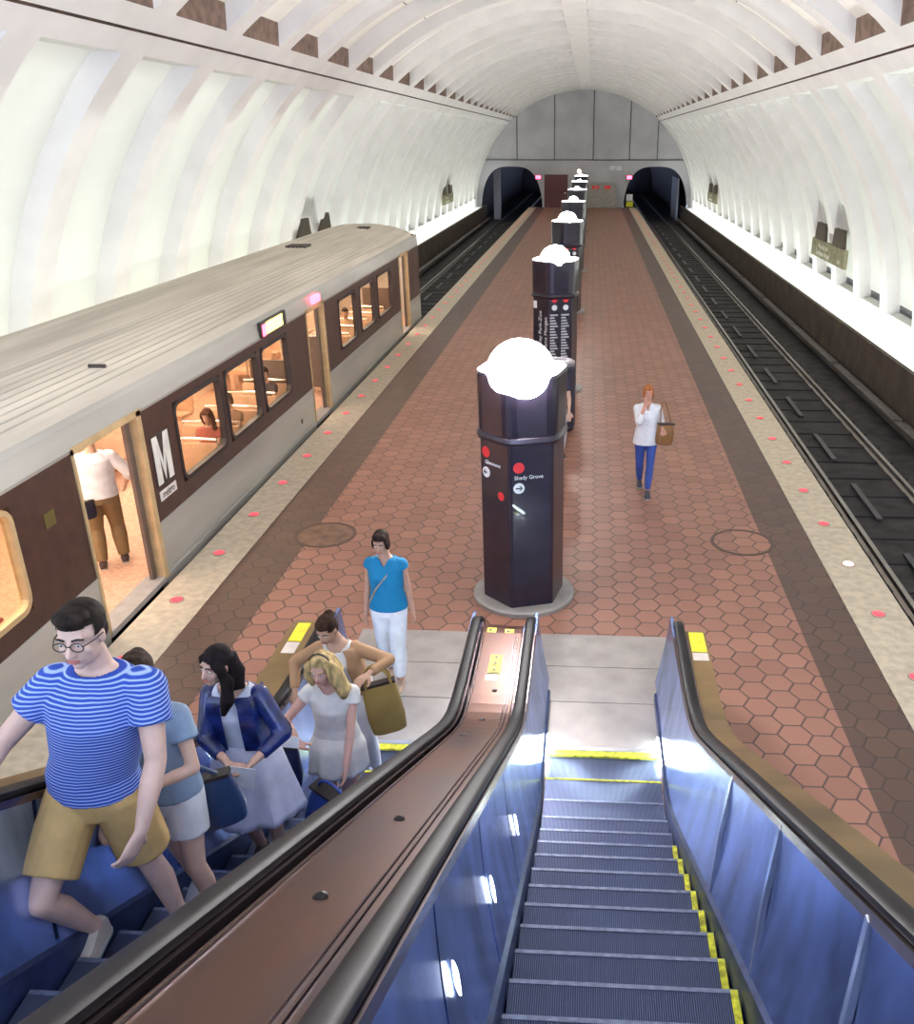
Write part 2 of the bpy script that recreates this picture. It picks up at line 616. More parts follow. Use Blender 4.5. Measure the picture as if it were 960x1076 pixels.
for c, h in TUN:
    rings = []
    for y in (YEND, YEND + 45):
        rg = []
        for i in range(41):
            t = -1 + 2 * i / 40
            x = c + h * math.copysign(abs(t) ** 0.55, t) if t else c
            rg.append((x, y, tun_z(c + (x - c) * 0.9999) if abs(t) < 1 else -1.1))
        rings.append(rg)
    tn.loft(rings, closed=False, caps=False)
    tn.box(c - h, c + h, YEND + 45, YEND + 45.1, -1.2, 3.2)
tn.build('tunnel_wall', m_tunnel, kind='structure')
tp = MB()
tp.box(-8.1, -7.55, YEND + 1.5, YEND + 2.1, -1.1, 2.85)
tp.box(7.0, 7.12, YEND + 0.6, YEND + 6, -1.1, 2.2)
tp.build('tunnel_pillar', M('pillar_grey', (0.30, 0.29, 0.33), 0.8), kind='structure')

# platform slab, bands, granite
PL, PR = -5.05, 3.70
fl = MB()
fl.box(-3.74, 2.43, -4, YEND, -0.3, 0)
fl.build('floor', m_hex, kind='structure')
b_ = MB()
b_.box(-4.42, -3.74, -4, YEND, -0.3, 0)
b_.box(2.43, 3.07, -4, YEND, -0.3, 0)
b_.build('floor_border', m_band, kind='structure')
g_ = MB()
for x0, x1 in ((PL, -4.42), (3.07, PR)):
    y = -4.0
    while y < YEND:
        g_.box(x0, x1, y, min(y + 1.285, YEND), -0.18, 0.004)
        y += 1.29
g_.build('platform_edge', m_granite, kind='structure')
u_ = MB()
u_.box(PL + .35, PR - .35, -4, YEND, -1.1, -0.15)
u_.build('platform_base', m_parapet, kind='structure')
# track beds, parapets, shelves
tb = MB()
tb.box(PR - .35, 7.9, -4, YEND + 45, -1.3, -1.1)
tb.box(-9.1, PL + .35, -4, YEND + 45, -1.3, -1.1)
tb.build('track_bed', m_track, kind='structure')
pp = MB()
pp.box(7.3, 7.42, -4, YEND, -1.1, 0.16)
pp.box(-8.66, -8.54, -4, YEND, -1.1, 0.16)
pp.build('parapet', m_parapet, kind='structure')
sh = MB()
sh.box(7.42, 8.45, -4, YEND, -0.1, 0.02)
sh.box(-9.7, -8.66, -4, YEND, -0.1, 0.02)
sh.build('trough_shelf', m_vault, kind='structure')


# rails
def rail_mb(x):
    m = MB()
    m.prism_y([(x - .07, -1.08), (x + .07, -1.08), (x + .012, -1.05), (x + .012, -.985), (x + .036, -.97), (x + .036, -.94), (x - .036, -.94), (x - .036, -.97), (x - .012, -.985), (x - .012, -1.05)], -3.5, YEND + 40)
    return m


for nm, xr, lab in (('left', (-7.29, -5.84), 'left'), ('right', (4.60, 6.05), 'right')):
    t = thing('railway_track', (sum(xr) / 2, 0, -1.1), ('steel railway track with third rail on the empty right side of the platform' if nm == 'right' else 'steel railway track beneath and beyond the stopped train on the left'), 'railway track')
    for x in xr:
        rail_mb(x).build('rail', m_rail, t, world=True)
    sgn = 1 if nm == 'right' else -1
    x3 = xr[1] + 0.92 if sgn > 0 else xr[0] - 0.92
    m = MB()
    y = -3.0
    while y < YEND - 1:
        m.box(x3 - .11, x3 + .11, y, y + 5.4, -.80, -.76)
        m.box(x3 + sgn * .11 - .012, x3 + sgn * .11 + .012, y, y + 5.4, -.95, -.76)
        y += 5.6
    m.build('third_rail_cover', m_railside, t, world=True)
    m = MB()
    m.box(x3 - .04, x3 + .04, -3, YEND - 1, -.98, -.86)
    m.build('third_rail', m_rail, t, world=True)
    msl = M('sleeper_block', (0.022, 0.018, 0.02), 0.8)
    mcd = M('cable_duct', (0.08, 0.075, 0.08), 0.5, 0.3)
    m = MB()
    m.box(xr[0] - .25, xr[1] + .25, 0, .24, -1.1, -1.075)
    s0 = m.build('sleeper', msl, t, world=True)
    m = MB()
    m.box(xr[0] + .47, xr[0] + .57, 0, 1.7, -1.075, -1.03)
    c0 = m.build('cable_duct', mcd, t, world=True)
    ya = 5.0 if sgn > 0 else 24.0
    for k in range(int((YEND - ya) / .95)):
        o = s0 if k == 0 else s0.copy()
        if k:
            col.objects.link(o)
        o.location.y = ya + .95 * k
    for k in range(int((YEND - ya) / 3.1)):
        o = c0 if k == 0 else c0.copy()
        if k:
            col.objects.link(o)
        o.location.y = ya + 3.1 * k


# ------------------------------------------------------------------ platform edge lights
def edge_light(x, y, pale):
    t = thing('platform_edge_light', (x, y, 0.004), 'round red warning lamp set in the granite platform edge', 'light')
    m = MB()
    m.lathe([(0.085, 0.0), (0.085, 0.006), (0.068, 0.010), (0.068, 0.0)], n=20)
    m.build('ring', m_lightring, t)
    m = MB()
    m.lathe([(0.068, 0.0), (0.066, 0.010), (0.04, 0.018), (0.001, 0.02)], n=20)
    m.build('lens', m_pinklight if pale else m_redlight, t)
    return t


ys = [7.73 + 1.29 * i for i in range(50) if 7.73 + 1.29 * i < 74]
ords = ['nearest'] + [q + ' nearest' for q in 'second third fourth fifth sixth seventh eighth ninth tenth eleventh twelfth thirteenth fourteenth fifteenth sixteenth seventeenth eighteenth nineteenth twentieth'.split()]
far_first = {}
for side in ('right', 'left'):
    for i, y in enumerate(ys):
        yy = y if side == 'right' else y - 0.12
        pale = side == 'right' and i == 2
        t = edge_light(3.39 if side == 'right' else -4.78, yy, pale)
        if pale:
            t['label'] = 'pale glowing round warning lamp, brightest in the right granite platform edge'
        elif i < 20:
            t['label'] = '%s round red warning lamp in the granite edge on the %s' % (ords[i], side)
        else:
            t['label'] = 'small distant round red warning lamp in the %s granite platform edge' % side
            t['group'] = 'distant red warning lamps along the %s platform edge' % side

# ------------------------------------------------------------------ manhole covers
for (x, y, lb) in ((-3.55, 10.85, 'round brown cover plate in the red tiles near the train side'), (2.14, 10.92, 'round brown cover plate in the red tiles near the empty track')):
    t = thing('floor_cover_plate', (x, y, 0), lb, 'cover plate')
    m = MB()
    m.lathe([(0.42, -.01), (0.42, 0.006), (0.375, 0.006), (0.375, -.01)], n=40)
    m.build('ring', m_manring, t)
    m = MB()
    m.lathe([(0.375, -.01), (0.375, 0.003), (0.02, 0.003), (0.001, 0.003)], n=40)
    m.build('cover', m_hex if x > 0 else m_manhole, t)

# ------------------------------------------------------------------ pylons
HEX_ROT = math.radians(-90 - 13)


def hexprof(r, rot=HEX_ROT, rnd=0.06):
    pts = []
    c = [V((r * math.cos(rot + PI / 3 * i), r * math.sin(rot + PI / 3 * i), 0)) for i in range(6)]
    for i in range(6):
        p, a, b = c[i], c[i - 1], c[(i + 1) % 6]
        for t in (0.0, 0.33, 0.67, 1.0):
            s0 = p + (a - p).normalized() * rnd
            s1 = p + (b - p).normalized() * rnd
            q = s0.lerp(p, t).lerp(p.lerp(s1, t), t)
            pts.append((q.x, q.y))
    return pts


def make_pylon():
    t = thing('platform_pylon', (-0.70, 9.3, 0), 'x', 'pylon')
    m = MB()
    m.lathe([(0.60, 0), (0.60, 0.045), (0.57, 0.06), (0.001, 0.06)], n=40)
    m.build('plinth', m_plinth, t)
    m = MB()
    m.prism_z(hexprof(0.485, rnd=0.03), 0.06, 2.0)
    m.build('body', m_pylon, t)
    m = MB()
    m.prism_z(hexprof(0.40, rnd=0.1), 2.0, 2.12)
    m.build('neck', m_black, t)
    m = MB()
    rr = []
    for q in range(9):
        a = 2 * PI * q / 8
        rr.append([(x * (1 + .10 * math.cos(a)), y * (1 + .10 * math.cos(a)), 2.05 + .055 * math.sin(a)) for x, y in hexprof(0.50, rnd=0.12)])
    m.loft(rr, caps=False)
    m.build('collar', m_pylon, t, smooth=True)
    m = MB()
    for i in range(1):
        m.loft([[(x * k, y * k, z) for x, y in hexprof(0.515, rnd=0.10)] for k, z in ((1, 2.10), (1.02, 2.72), (0.97, 2.75), (0.92, 2.73), (0.88, 2.50), (0.02, 2.48))])
    m.build('light_housing', m_pylon, t)
    m = MB()
    m.loft([[(x * k, y * k, z) for x, y in hexprof(0.515, rnd=0.10)] for k, z in ((0.975, 2.745), (1.0, 2.758), (0.95, 2.768), (0.925, 2.755))], caps=False)
    m.build('rim_light', m_rim, t)
    m = MB()
    m.ell((0, -.20, 2.76), .36, .36, .34, n=28, k=18)  # uplight globe enlarged to stand in for the lens bloom around it
    m.build('uplight_glare', m_pyl_glare, t, smooth=True)
    return t


def face_frame(i):
    """centre, right, normal of hexagon face between corner i and i+1"""
    a0 = HEX_ROT + PI / 3 * i
    a1 = a0 + PI / 3
    p0 = V((math.cos(a0), math.sin(a0), 0)) * 0.485
    p1 = V((math.cos(a1), math.sin(a1), 0)) * 0.485
    n_ = (p0 + p1).normalized()
    c = (p0 + p1) / 2
    return c, (p1 - p0).normalized(), n_


def decals(t, style):
    # face -1: left of ridge ; face 0: right of ridge
    cl, rl, nl = face_frame(-1)
    cr, rr_, nr = face_frame(0)
    Z = V((0, 0, 1))
    if style == 0:
        for c, r, n_, x, zz, txt, arrow in ((cl, rl, nl, -.14, 1.86, 'Glenmont', -1), (cr, rr_, nr, -.14, 1.76, 'Shady Grove', 1)):
            m = MB()
            disc(m, c + r * x + Z * zz + n_ * .001, n_, 0.062)
            m.build('red_line_dot', m_red, t)
            put_text(txt, 0.062, 'destination_lettering', m_white, t, c + r * (x - .06 + .17) + Z * (zz - .115) + n_ * .002, r, Z)
            m = MB()
            disc(m, c + r * x + Z * (zz - .235) + n_ * .001, n_, 0.062)
            sg = m.build('arrow_sign', m_white, t)
            m = MB()
            o = c + r * x + Z * (zz - .235) + n_ * .006
            m.loft([[o + r * u + Z * v_ + n_ * e for u, v_ in ((-.038, -.007), (.02, -.007), (.02, .007), (-.038, .007))] for e in (0, .002)])
            for s_ in (1, -1):
                m.loft([[o + r * (arrow * u) + Z * (s_ * v_) + n_ * e for u, v_ in ((.042, 0), (.026, 0), (.002, .028), (.016, .028))] for e in (0, .002)])
            m.build('arrow', m_black, sg)
        m = MB()
        disc(m, cl + rl * .10 + Z * 1.40 + nl * .001, nl, 0.05)
        m.build('red_line_dot', m_red, t)
    else:
        for c, r, n_ in ((cl, rl, nl),):
            put_text('Woodley Park-Zoo', 0.125, 'station_lettering', m_white, t, c + r * (-.02) + Z * 1.25 + n_ * .002, Z, -r)
            put_text('Adams Morgan', 0.125, 'station_lettering', m_white, t, c + r * .14 + Z * 1.25 + n_ * .002, Z, -r)
            m = MB()
            o = c - r * .17 + Z * 1.86 + n_ * .002
            m.loft([[o + r * u + Z * v_ + n_ * e for u, v_ in ((-.05, -.075), (.05, -.075), (.05, .075), (-.05, .075))] for e in (0, .003)])
            m.build('notice_plate', m_white, t)
        for x in (-.13, .11):
            m = MB()
            disc(m, cr + rr_ * x + Z * 1.99 + nr * .001, nr, 0.058)
            m.build('red_line_dot', m_red, t)
            m = MB()
            disc(m, cr + rr_ * x + Z * 1.83 + nr * .001, nr, 0.058)
            m.build('arrow_sign', m_white, t)
            m = MB()
            for k in range(16):
                z = 1.68 - k * .058
                o = cr + rr_ * x + Z * z + nr * .002
                hw = .085 - .012 * ((k * 7) % 4)
                m.loft([[o + rr_ * u + Z * v_ + nr * e for u, v_ in ((-.095, -.016), (-.095 + 2 * hw, -.016), (-.095 + 2 * hw, .016), (-.095, .016))] for e in (0, .002)])
            m.build('station_list', M('station_list_grey', (0.50, 0.50, 0.53), 0.5), t)


py0 = make_pylon()
plabels = ['nearest dark bronze platform pylon with glaring lamp, behind the escalator newel',
           'second dark platform pylon, lettered vertically with the station name',
           'third dark platform pylon down the row, half hidden by the lettered one',
           'fourth dark platform pylon down the row',
           'fifth dark platform pylon down the row',
           'sixth dark platform pylon down the row',
           'farthest dark platform pylon near the end wall']
pyl = [py0] + [copy_tree(py0) for _ in range(6)]
for i, t in enumerate(pyl):
    t.location = (-0.70, 9.3 + 9.45 * i, 0)
    t['label'] = plabels[i]
    t['group'] = 'lit pylons down the middle of the platform'
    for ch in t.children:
        if ch.name.startswith('uplight_glare'):
            k_ = (1, .85, .8, .55, .4, .35, .3)[i]  # globes shrink down the row to follow the glare size
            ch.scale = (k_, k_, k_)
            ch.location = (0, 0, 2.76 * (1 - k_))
decals(pyl[0], 0)
decals(pyl[1], 1)
decals(pyl[2], 1)

# bin behind the first pylon
t = thing('litter_bin', (-0.50, 15.9, 0), 'tall dark round litter bin with grey top between the first two pylons', 'litter bin')
m = MB()
m.lathe([(0.001, 0), (0.27, 0), (0.27, .06), (0.29, .08), (0.29, 1.18), (0.27, 1.22), (0.001, 1.22)], n=32)
m.build('body', m_can, t, smooth=False)
m = MB()
m.lathe([(0.10, 1.225), (0.27, 1.225), (0.275, 1.28), (0.22, 1.31), (0.14, 1.31), (0.10, 1.28)], n=32)
m.build('lid', m_cantop, t)
m = MB()
m.box(-.1, .1, -.30, -.27, .85, 1.05)
m.build('opening_flap', m_black, t)

# wall signs hanging on the ribs


def wall_sign(phi0, y, label, side=1, length=4.3):
    a0 = math.radians(phi0)
    X = CX + side * (R - .12) * math.cos(a0)
    t = thing('station_wall_sign', (X, y, (R) * math.sin(a0)), label, 'sign')
    th = side * .05
    m = MB()
    m.box(-.05, .05, -length / 2, length / 2, -.30, .26)
    m.build('board', m_wallsign, t)
    for yy in (-length * .27, length * .27):
        m = MB()
        m.loft([[(-.06, yy + q, z) for q, z in ((-length * .15, .26), (length * .15, .26), (length * .115, .80), (-length * .115, .80))], [(.06, yy + q, z) for q, z in ((-length * .15, .26), (length * .15, .26), (length * .115, .80), (-length * .115, .80))]])
        m.build('lamp_hood', m_wallsignb, t)
    xd = V((0, -side, 0))
    for yy, zz, s_, tx in ((0.55, .07, .22, 'Woodley Park'), (0.55, -.14, .22, 'Zoo/Adams Morgan'), (-1.5, -.14, .2, 'Exit')):
        put_text(tx, s_, 'sign_lettering', m_signtxt, t, (-side * .053, yy * side, zz), xd, (0, 0, 1))
    return t


wall_sign(11.0, 30.3, 'olive station name sign with two dark lamp hoods, nearest on the right wall', 1)
wall_sign(11.0, 60.5, 'small distant olive station sign on the right wall near the end', 1)
wall_sign(11.0, 58.5, 'small distant olive station sign on the left wall beyond the train', -1)
wall_sign(13.0, 29.5, 'olive station sign on the left wall whose dark hoods show above the train roof', -1)

# things on the end wall
t = thing('equipment_cabinet', (0.88, YEND - .5, 0), 'pale grey equipment cabinet with red lettering before the end wall', 'cabinet')
m = MB()
m.box(-1.15, 1.15, -.4, .4, 0, 1.9)
bevel(m.build('body', m_cabinet, t), .03)
m = MB()
m.box(-1.1, -.01, -.43, -.4, .08, 1.82)
m.build('door', m_cabinet, t)
m = MB()
m.box(.01, 1.1, -.43, -.4, .08, 1.82)
m.build('door', m_cabinet, t)
m = MB()
for x in (-.8, -.5, .2, .45):
    m.box(x, x + .22, -.445, -.43, 1.45, 1.7)
m.build('red_marking', m_red, t)
for x, lb in ((-4.3, 'small red signal lamp beside the left tunnel mouth'), (3.05, 'small red signal lamp beside the right tunnel mouth')):
    t = thing('signal_lamp', (x, YEND - .02, 2.3), lb, 'signal lamp')
    m = MB()
    m.box(-.25, .25, -.12, .02, -.18, .18)
    m.build('housing', m_black, t)
    m = MB()
    m.box(-.2, .2, -.15, -.12, -.13, .13)
    m.build('lens', m_signred, t)
t = thing('exit_sign', (1.9, YEND - .05, 3.0), 'small white sign plate high on the end wall, right of the pylons', 'sign')
m = MB()
m.box(-.5, .0, -.06, .03, -.16, .16)
m.box(.08, .5, -.06, .03, -.16, .16)
m.build('plate', m_white, t)
t = thing('service_door', (-2.85, YEND - .05, 0), 'maroon service door in the end wall left of the pylons', 'door')
m = MB()
m.box(-.95, .95, -.06, .045, 0, 2.5)
m.build('door_leaf', m_maroon, t)
m = MB()
m.box(.7, .78, -.1, -.06, 1.0, 1.15)
m.build('handle', m_grab, t)
t = thing('track_sign', (3.1, YEND - .6, 0), 'small white and yellow track sign at the right tunnel mouth', 'sign')
m = MB()
m.cyl((0, 0, 0), (0, 0, .5), .03, .03, 8)
m.build('post', m_black, t)
m = MB()
m.box(-.25, .25, -.03, .03, .55, 1.05)
m.build('white_plate', m_white, t)
m = MB()
m.box(-.25, .3, -.03, .03, .1, .5)
m.build('yellow_plate', m_yellow, t)
t = thing('wall_lamp', (-1.0, YEND - .1, 2.75), 'small round lamp on the end wall above the pylon row', 'lamp')
m = MB()
m.ell((0, -.05, 0), .17, .1, .17)
m.build('globe', M('warm_globe', (1, 1, 1), .5, emit=(1, .85, .7), estr=1.6), t)
m = MB()
m.box(-.2, .2, .0, .1, -.2, .2)
m.build('backplate', m_plinth, t)

# ------------------------------------------------------------------ train car
SX = -5.17      # platform side face
XW = -8.2       # far side face
T0, T1 = 4.4, 27.2
FZ = 0.03
train = thing('train_car', (-6.7, 15.8, -1.1), 'stopped metro car with ribbed roof, brown window band and open doors', 'train')


def tbuild(m, name, mat, parent=train, smooth=False):
    if parent is not train:
        o = m.build(name, mat, parent, smooth)
        for v in o.data.vertices:
            v.co -= V(train.location)
        return o
    return m.build(name, mat, train, smooth, world=True)


doors = [(8.10, 9.50), (15.95, 17.05), (24.3, 25.5)]
wins = [(5.3, 7.02), (10.36, 11.86), (12.0, 13.34), (13.5, 14.80), (18.1, 19.55), (19.9, 21.3), (21.65, 23.3)]
WZ0, WZ1 = 0.93, 1.98
segs = [(T0, 8.10), (9.50, 15.95), (17.05, 24.3), (25.5, T1)]
for s0, s1 in segs:
    m = MB()
    m.box(SX, SX + .0, s0, s1, 0, 0) if False else None
    m.box(SX - .07, SX, s0, s1, -.55, .70)
    m.box(SX - .085, SX + .012, s0, s1, -.02, .03)
    m.box(SX - .085, SX + .012, s0, s1, .66, .70)
    tbuild(m, 'lower_side_panel', m_train)
    m = MB()
    ws = [q for q in wins if q[0] > s0 and q[1] < s1]
    e = [s0] + [v_ for q in ws for v_ in q] + [s1]
    for i in range(0, len(e), 2):
        m.box(SX - .07, SX, e[i], e[i + 1], .70, 2.10)
    for a, b in ws:
        m.box(SX - .07, SX, a, b, .70, WZ0)
        m.box(SX - .07, SX, a, b, WZ1, 2.10)
    tbuild(m, 'brown_side_band', m_trainbrown)


def rrect(y0, y1, z0, z1, r, n=4):
    pts = []
    for cy, cz, a0 in ((y1 - r, z1 - r, 0), (y0 + r, z1 - r, 90), (y0 + r, z0 + r, 180), (y1 - r, z0 + r, 270)):
        for k in range(n + 1):
            a = math.radians(a0 + 90 * k / n)
            pts.append((cy + r * math.cos(a), cz + r * math.sin(a)))
    return pts


def ring_mb(y0, y1, z0, z1, r, wd, x0, x1):
    m = MB()
    o_ = rrect(y0 - wd, y1 + wd, z0 - wd, z1 + wd, r + wd)
    i_ = rrect(y0, y1, z0, z1, r)
    n = len(o_)
    for x, fl_ in ((x1, 1), (x0, -1)):
        for k in range(n):
            j = (k + 1) % n
            m.quad((x, *o_[k]), (x, *o_[j]), (x, *i_[j]), (x, *i_[k]))
    for pr in (o_, i_):
        for k in range(n):
            j = (k + 1) % n
            m.quad((x0, *pr[k]), (x0, *pr[j]), (x1, *pr[j]), (x1, *pr[k]))
    return m


for i, (a, b) in enumerate(wins):
    f_ = tbuild(ring_mb(a + .05, b - .05, WZ0 + .05, WZ1 - .05, .11, .055, SX - .075, SX + .012), 'window_frame', m_doorframe if i == 0 else m_gasket)
    m = MB()
    m.box(SX - .045, SX - .038, a + .03, b - .03, WZ0 + .03, WZ1 - .03)
    tbuild(m, 'window_pane', m_glass, f_)

# doorways
for i, (a, b) in enumerate(doors):
    m = MB()
    m.box(SX - .1, SX + .02, b - .07, b + .03, 0.0, 2.14)
    m.box(SX - .1, SX + .02, a - .02, a + .015, 0.0, 2.14)
    m.box(SX - .1, SX + .02, a - .02, b + .03, 2.08, 2.16)
    tbuild(m, 'door_frame', m_doorframe)
    # the leaf that slid back inside the wall on the far side, its edge showing
    m = MB()
    m.box(SX - .13, SX - .085, b - .17, b + .55, 0.03, 2.08)
    tbuild(m, 'door_leaf', m_doorleaf)
    m = MB()
    m.box(SX - .135, SX - .085, a - .5, a + .03, 0.03, 2.08)
    tbuild(m, 'door_leaf', m_doorleaf)
    m = MB()
    m.box(SX - .22, SX + .03, a, b - .07, -.03, .035)
    tbuild(m, 'door_sill', m_plinth)
    if i == 1:
        m = MB()
        m.box(SX - .06, SX + .06, 16.3, 16.75, 2.2, 2.33)
        tbuild(m, 'open_door_lamp', m_signred)

# frieze + roof profile (x,z) from platform eave over to far side
prof = [(SX, 2.10), (SX + .015, 2.14), (SX - .01, 2.38), (SX - .06, 2.43)]
nrib = 30
x_a, x_b = SX - .14, XW + .14
for k in range(nrib * 2 + 1):
    t_ = k / (nrib * 2)
    x = x_a + (x_b - x_a) * t_
    u = (x + 6.69) / 1.40
    z = 2.74 - .27 * abs(u) ** 2.4 + (.018 if k % 2 else 0)
    prof.append((x, z))
prof += [(XW + .04, 2.43), (XW, 2.3), (XW, 2.10)]
m = MB()
fz = prof[:4]
m.loft([[(x, T0, z) for x, z in fz], [(x, T1 - .1, z) for x, z in fz]], closed=False, caps=False)
m.quad((SX - .07, T0, 2.10), (SX, T0, 2.10), (SX, T1, 2.10), (SX - .07, T1, 2.10))
tbuild(m, 'roof_frieze', m_train)
m = MB()
rp = prof[3:]
m.loft([[(x, T0, z) for x, z in rp], [(x, T1 - .25, z) for x, z in rp], [(-6.69 + (x + 6.69) * .985, T1 - .02, z - .06) for x, z in rp]], closed=False, caps=False)
tbuild(m, 'roof', m_trainroof)
m = MB()
m.box(-6.95, -6.5, 20.5, 21.0, 2.735, 2.79)
tbuild(m, 'roof_vent', m_rooffall)
m = MB()
m.box(-6.5, -6.2, 25.4, 25.7, 2.70, 2.78)
tbuild(m, 'roof_vent', m_rooffall)
m = MB()
for x in [x_a - .1 + .16 * k for k in range(18)]:
    u = (x + 6.69) / 1.40
    z = 2.74 - .27 * abs(u) ** 2.4
    if -8 < x < SX:
        m.box(x - .03, x + .03, T1 - .45, T1 - .41, z - .03, z + .022)
tbuild(m, 'roof_end_rivet_row', m_rooffall)
m = MB()
m.box(SX - .5, SX - .3, 9.55, 9.58, 2.62, 2.66)
tbuild(m, 'roof_seam', m_rooffall)
# end of car: rounded corner post and end wall
m = MB()
m.prism_z([(SX, T1 - .12), (SX - .015, T1 - .04), (SX - .09, T1), (XW + .09, T1), (XW, T1 - .08), (XW, T1 - .14), (XW + .06, T1 - .14), (SX - .08, T1 - .14)], -.6, 2.43)
tbuild(m, 'end_wall', m_train)
m = MB()
m.prism_z([(SX + .005, T1 - .9), (SX + .005, T1 - .12), (SX - .015, T1 - .035), (SX - .11, T1 + .006), (SX - .9, T1 + .006), (SX - .9, T1 - .05), (SX - .2, T1 - .05), (SX - .06, T1 - .9)], .70, 2.12)
tbuild(m, 'end_brown_band', m_trainbrown)
m = MB()
m.box(SX - .9, SX - 1.9, T1, T1 + .02, 1.0, 1.95)
tbuild(m, 'end_window', m_gasket)
# far side, floor, under frame
m = MB()
m.box(XW, XW + .07, T0, T1, -.55, 0.95)
m.box(XW, XW + .07, T0, T1, 1.9, 2.4)
for a in [T0 + 1.9 * k for k in range(13)]:
    m.box(XW, XW + .07, a, min(a + .5, T1), .95, 1.9)
tbuild(m, 'far_side_wall', m_inwall)
m = MB()
m.box(XW + .02, XW + .04, T0, T1, .9, 1.95)
tbuild(m, 'far_window_pane', M('far_pane', (0.05, 0.04, 0.035), 0.15))
m = MB()
m.box(XW, SX - .07, T0, T1, -.12, FZ)
tbuild(m, 'cabin_floor', m_infloor)
m = MB()
m.box(XW + .07, SX - .07, T0, T1, 2.14, 2.2)
tbuild(m, 'cabin_ceiling', m_inwall)
m = MB()
m.box(XW + .3, SX - .3, T0 + .3, T1 - .3, -.75, -.12)
tbuild(m, 'under_frame', m_black)
m = MB()
m.box(XW + .07, SX - .07, T0, T0 + .06, -.1, 2.2)
tbuild(m, 'rear_wall', m_inwall)
for x in (-6.1, -7.3):
    m = MB()
    m.box(x - .11, x + .11, T0 + .4, T1 - .5, 2.11, 2.14)
    tbuild(m, 'ceiling_light', m_inlight)
for yb in (6.8, 24.5):
    for dy in (-1.1, 1.1):
        m = MB()
        for x in (-7.29, -5.84):
            m.cyl((x - .06, yb + dy, -.56), (x + .06, yb + dy, -.56), .37, .37, 24)
        m.cyl((-7.29, yb + dy, -.56), (-5.84, yb + dy, -.56), .08, .08, 10)
        tbuild(m, 'wheel_set', m_rail)
# grab poles
for y in (7.7, 12.2, 15.6, 17.5, 21, 24):
    m = MB()
    m.cyl((-6.25, y, FZ), (-6.25, y, 2.14), .018, .018, 8)
    tbuild(m, 'grab_pole', m_grab)


def seat(y, x0, x1, ridge=True, mat=None):
    s_ = thing('seat', (0, 0, 0), None, None)
    s_.parent = train
    m = MB()
    xm = (x0 + x1) / 2
    hw = (x1 - x0) / 2
    m.loft([[(x0, y - .02, z) for z in ()]] if False else [[(x0 + .02, y - .22, .42), (x1 - .02, y - .22, .42), (x1 - .02, y + .24, .40), (x0 + .02, y + .24, .40)], [(x0, y - .22, .50), (x1, y - .22, .50), (x1, y + .24, .47), (x0, y + .24, .47)]])
    o = m.build('seat_cushion', mat or m_seat, s_)
    for v in o.data.vertices:
        v.co -= V(train.location)
    m = MB()
    m.loft([[(x0, y + .22, .45), (x1, y + .22, .45), (x1, y + .29, .45), (x0, y + .29, .45)], [(x0, y + .29, .98), (x1, y + .29, .98), (x1, y + .35, .98), (x0, y + .35, .98)]])
    o = m.build('seat_back', mat or m_seat, s_)
    for v in o.data.vertices:
        v.co -= V(train.location)
    m = MB()
    m.tube([(x0 + .02, y + .325, .95), (x0 + .02, y + .325, 1.04), (xm, y + .325, 1.05), (x1 - .02, y + .325, 1.04), (x1 - .02, y + .325, .95)], .02, 8)
    m.box(xm - .04, xm + .04, y - .1, y + .15, FZ, .42)
    o = m.build('seat_grab_bar', m_grab, s_)
    for v in o.data.vertices:
        v.co -= V(train.location)
    return s_


for y in (5.4, 6.4, 11.45, 12.3, 13.15, 14.0, 14.85, 18.2, 19.05, 19.9, 20.75, 21.6, 22.45):
    seat(y, -8.08, -7.15)
    seat(y, SX - 1.02, SX - .12, mat=m_seatred if y in (6.4,) else None)
# windscreens by the doors
for y in (15.4, 17.5, 23.9):
    m = MB()
    m.box(SX - .95, SX - .12, y, y + .03, .3, 1.35)
    tbuild(m, 'door_screen', m_doorleaf)
# M emblem plate
m = MB()
m.box(SX, SX + .006, 9.66, 10.14, 1.10, 1.76)
mp_ = tbuild(m, 'emblem_plate', M('emblem_dark', (0.05, 0.035, 0.03), 0.4))
m = MB()
yy0, yy1, z0_, z1_, w_m = 9.69, 10.11, 1.13, 1.73, .125
ym = (yy0 + yy1) / 2
for pg in ([(yy0, z0_), (yy0 + w_m, z0_), (yy0 + w_m, z1_), (yy0, z1_)], [(yy1 - w_m, z0_), (yy1, z0_), (yy1, z1_), (yy1 - w_m, z1_)], [(yy0 + w_m, z1_), (ym, z0_ + .22), (ym, z0_ + .02), (yy0 + w_m, z1_ - .25)], [(yy1 - w_m, z1_), (yy1 - w_m, z1_ - .25), (ym, z0_ + .02), (ym, z0_ + .22)]):
    m.loft([[(SX + .006, a, b) for a, b in pg], [(SX + .011, a, b) for a, b in pg]])
tbuild(m, 'emblem_letter', M('emblem_white', (0.78, 0.74, 0.68), 0.45))
m = MB()
m.box(SX, SX + .008, 9.68, 10.12, .93, 1.05)
st = tbuild(m, 'emblem_strip', M('emblem_strip_white', (0.74, 0.68, 0.66), 0.45))
put_text('metro', 0.13, 'strip_lettering', m_trainbrown, train, V((SX + .009, 9.90, .995)) - V(train.location), (0, 1, 0), (0, 0, 1))
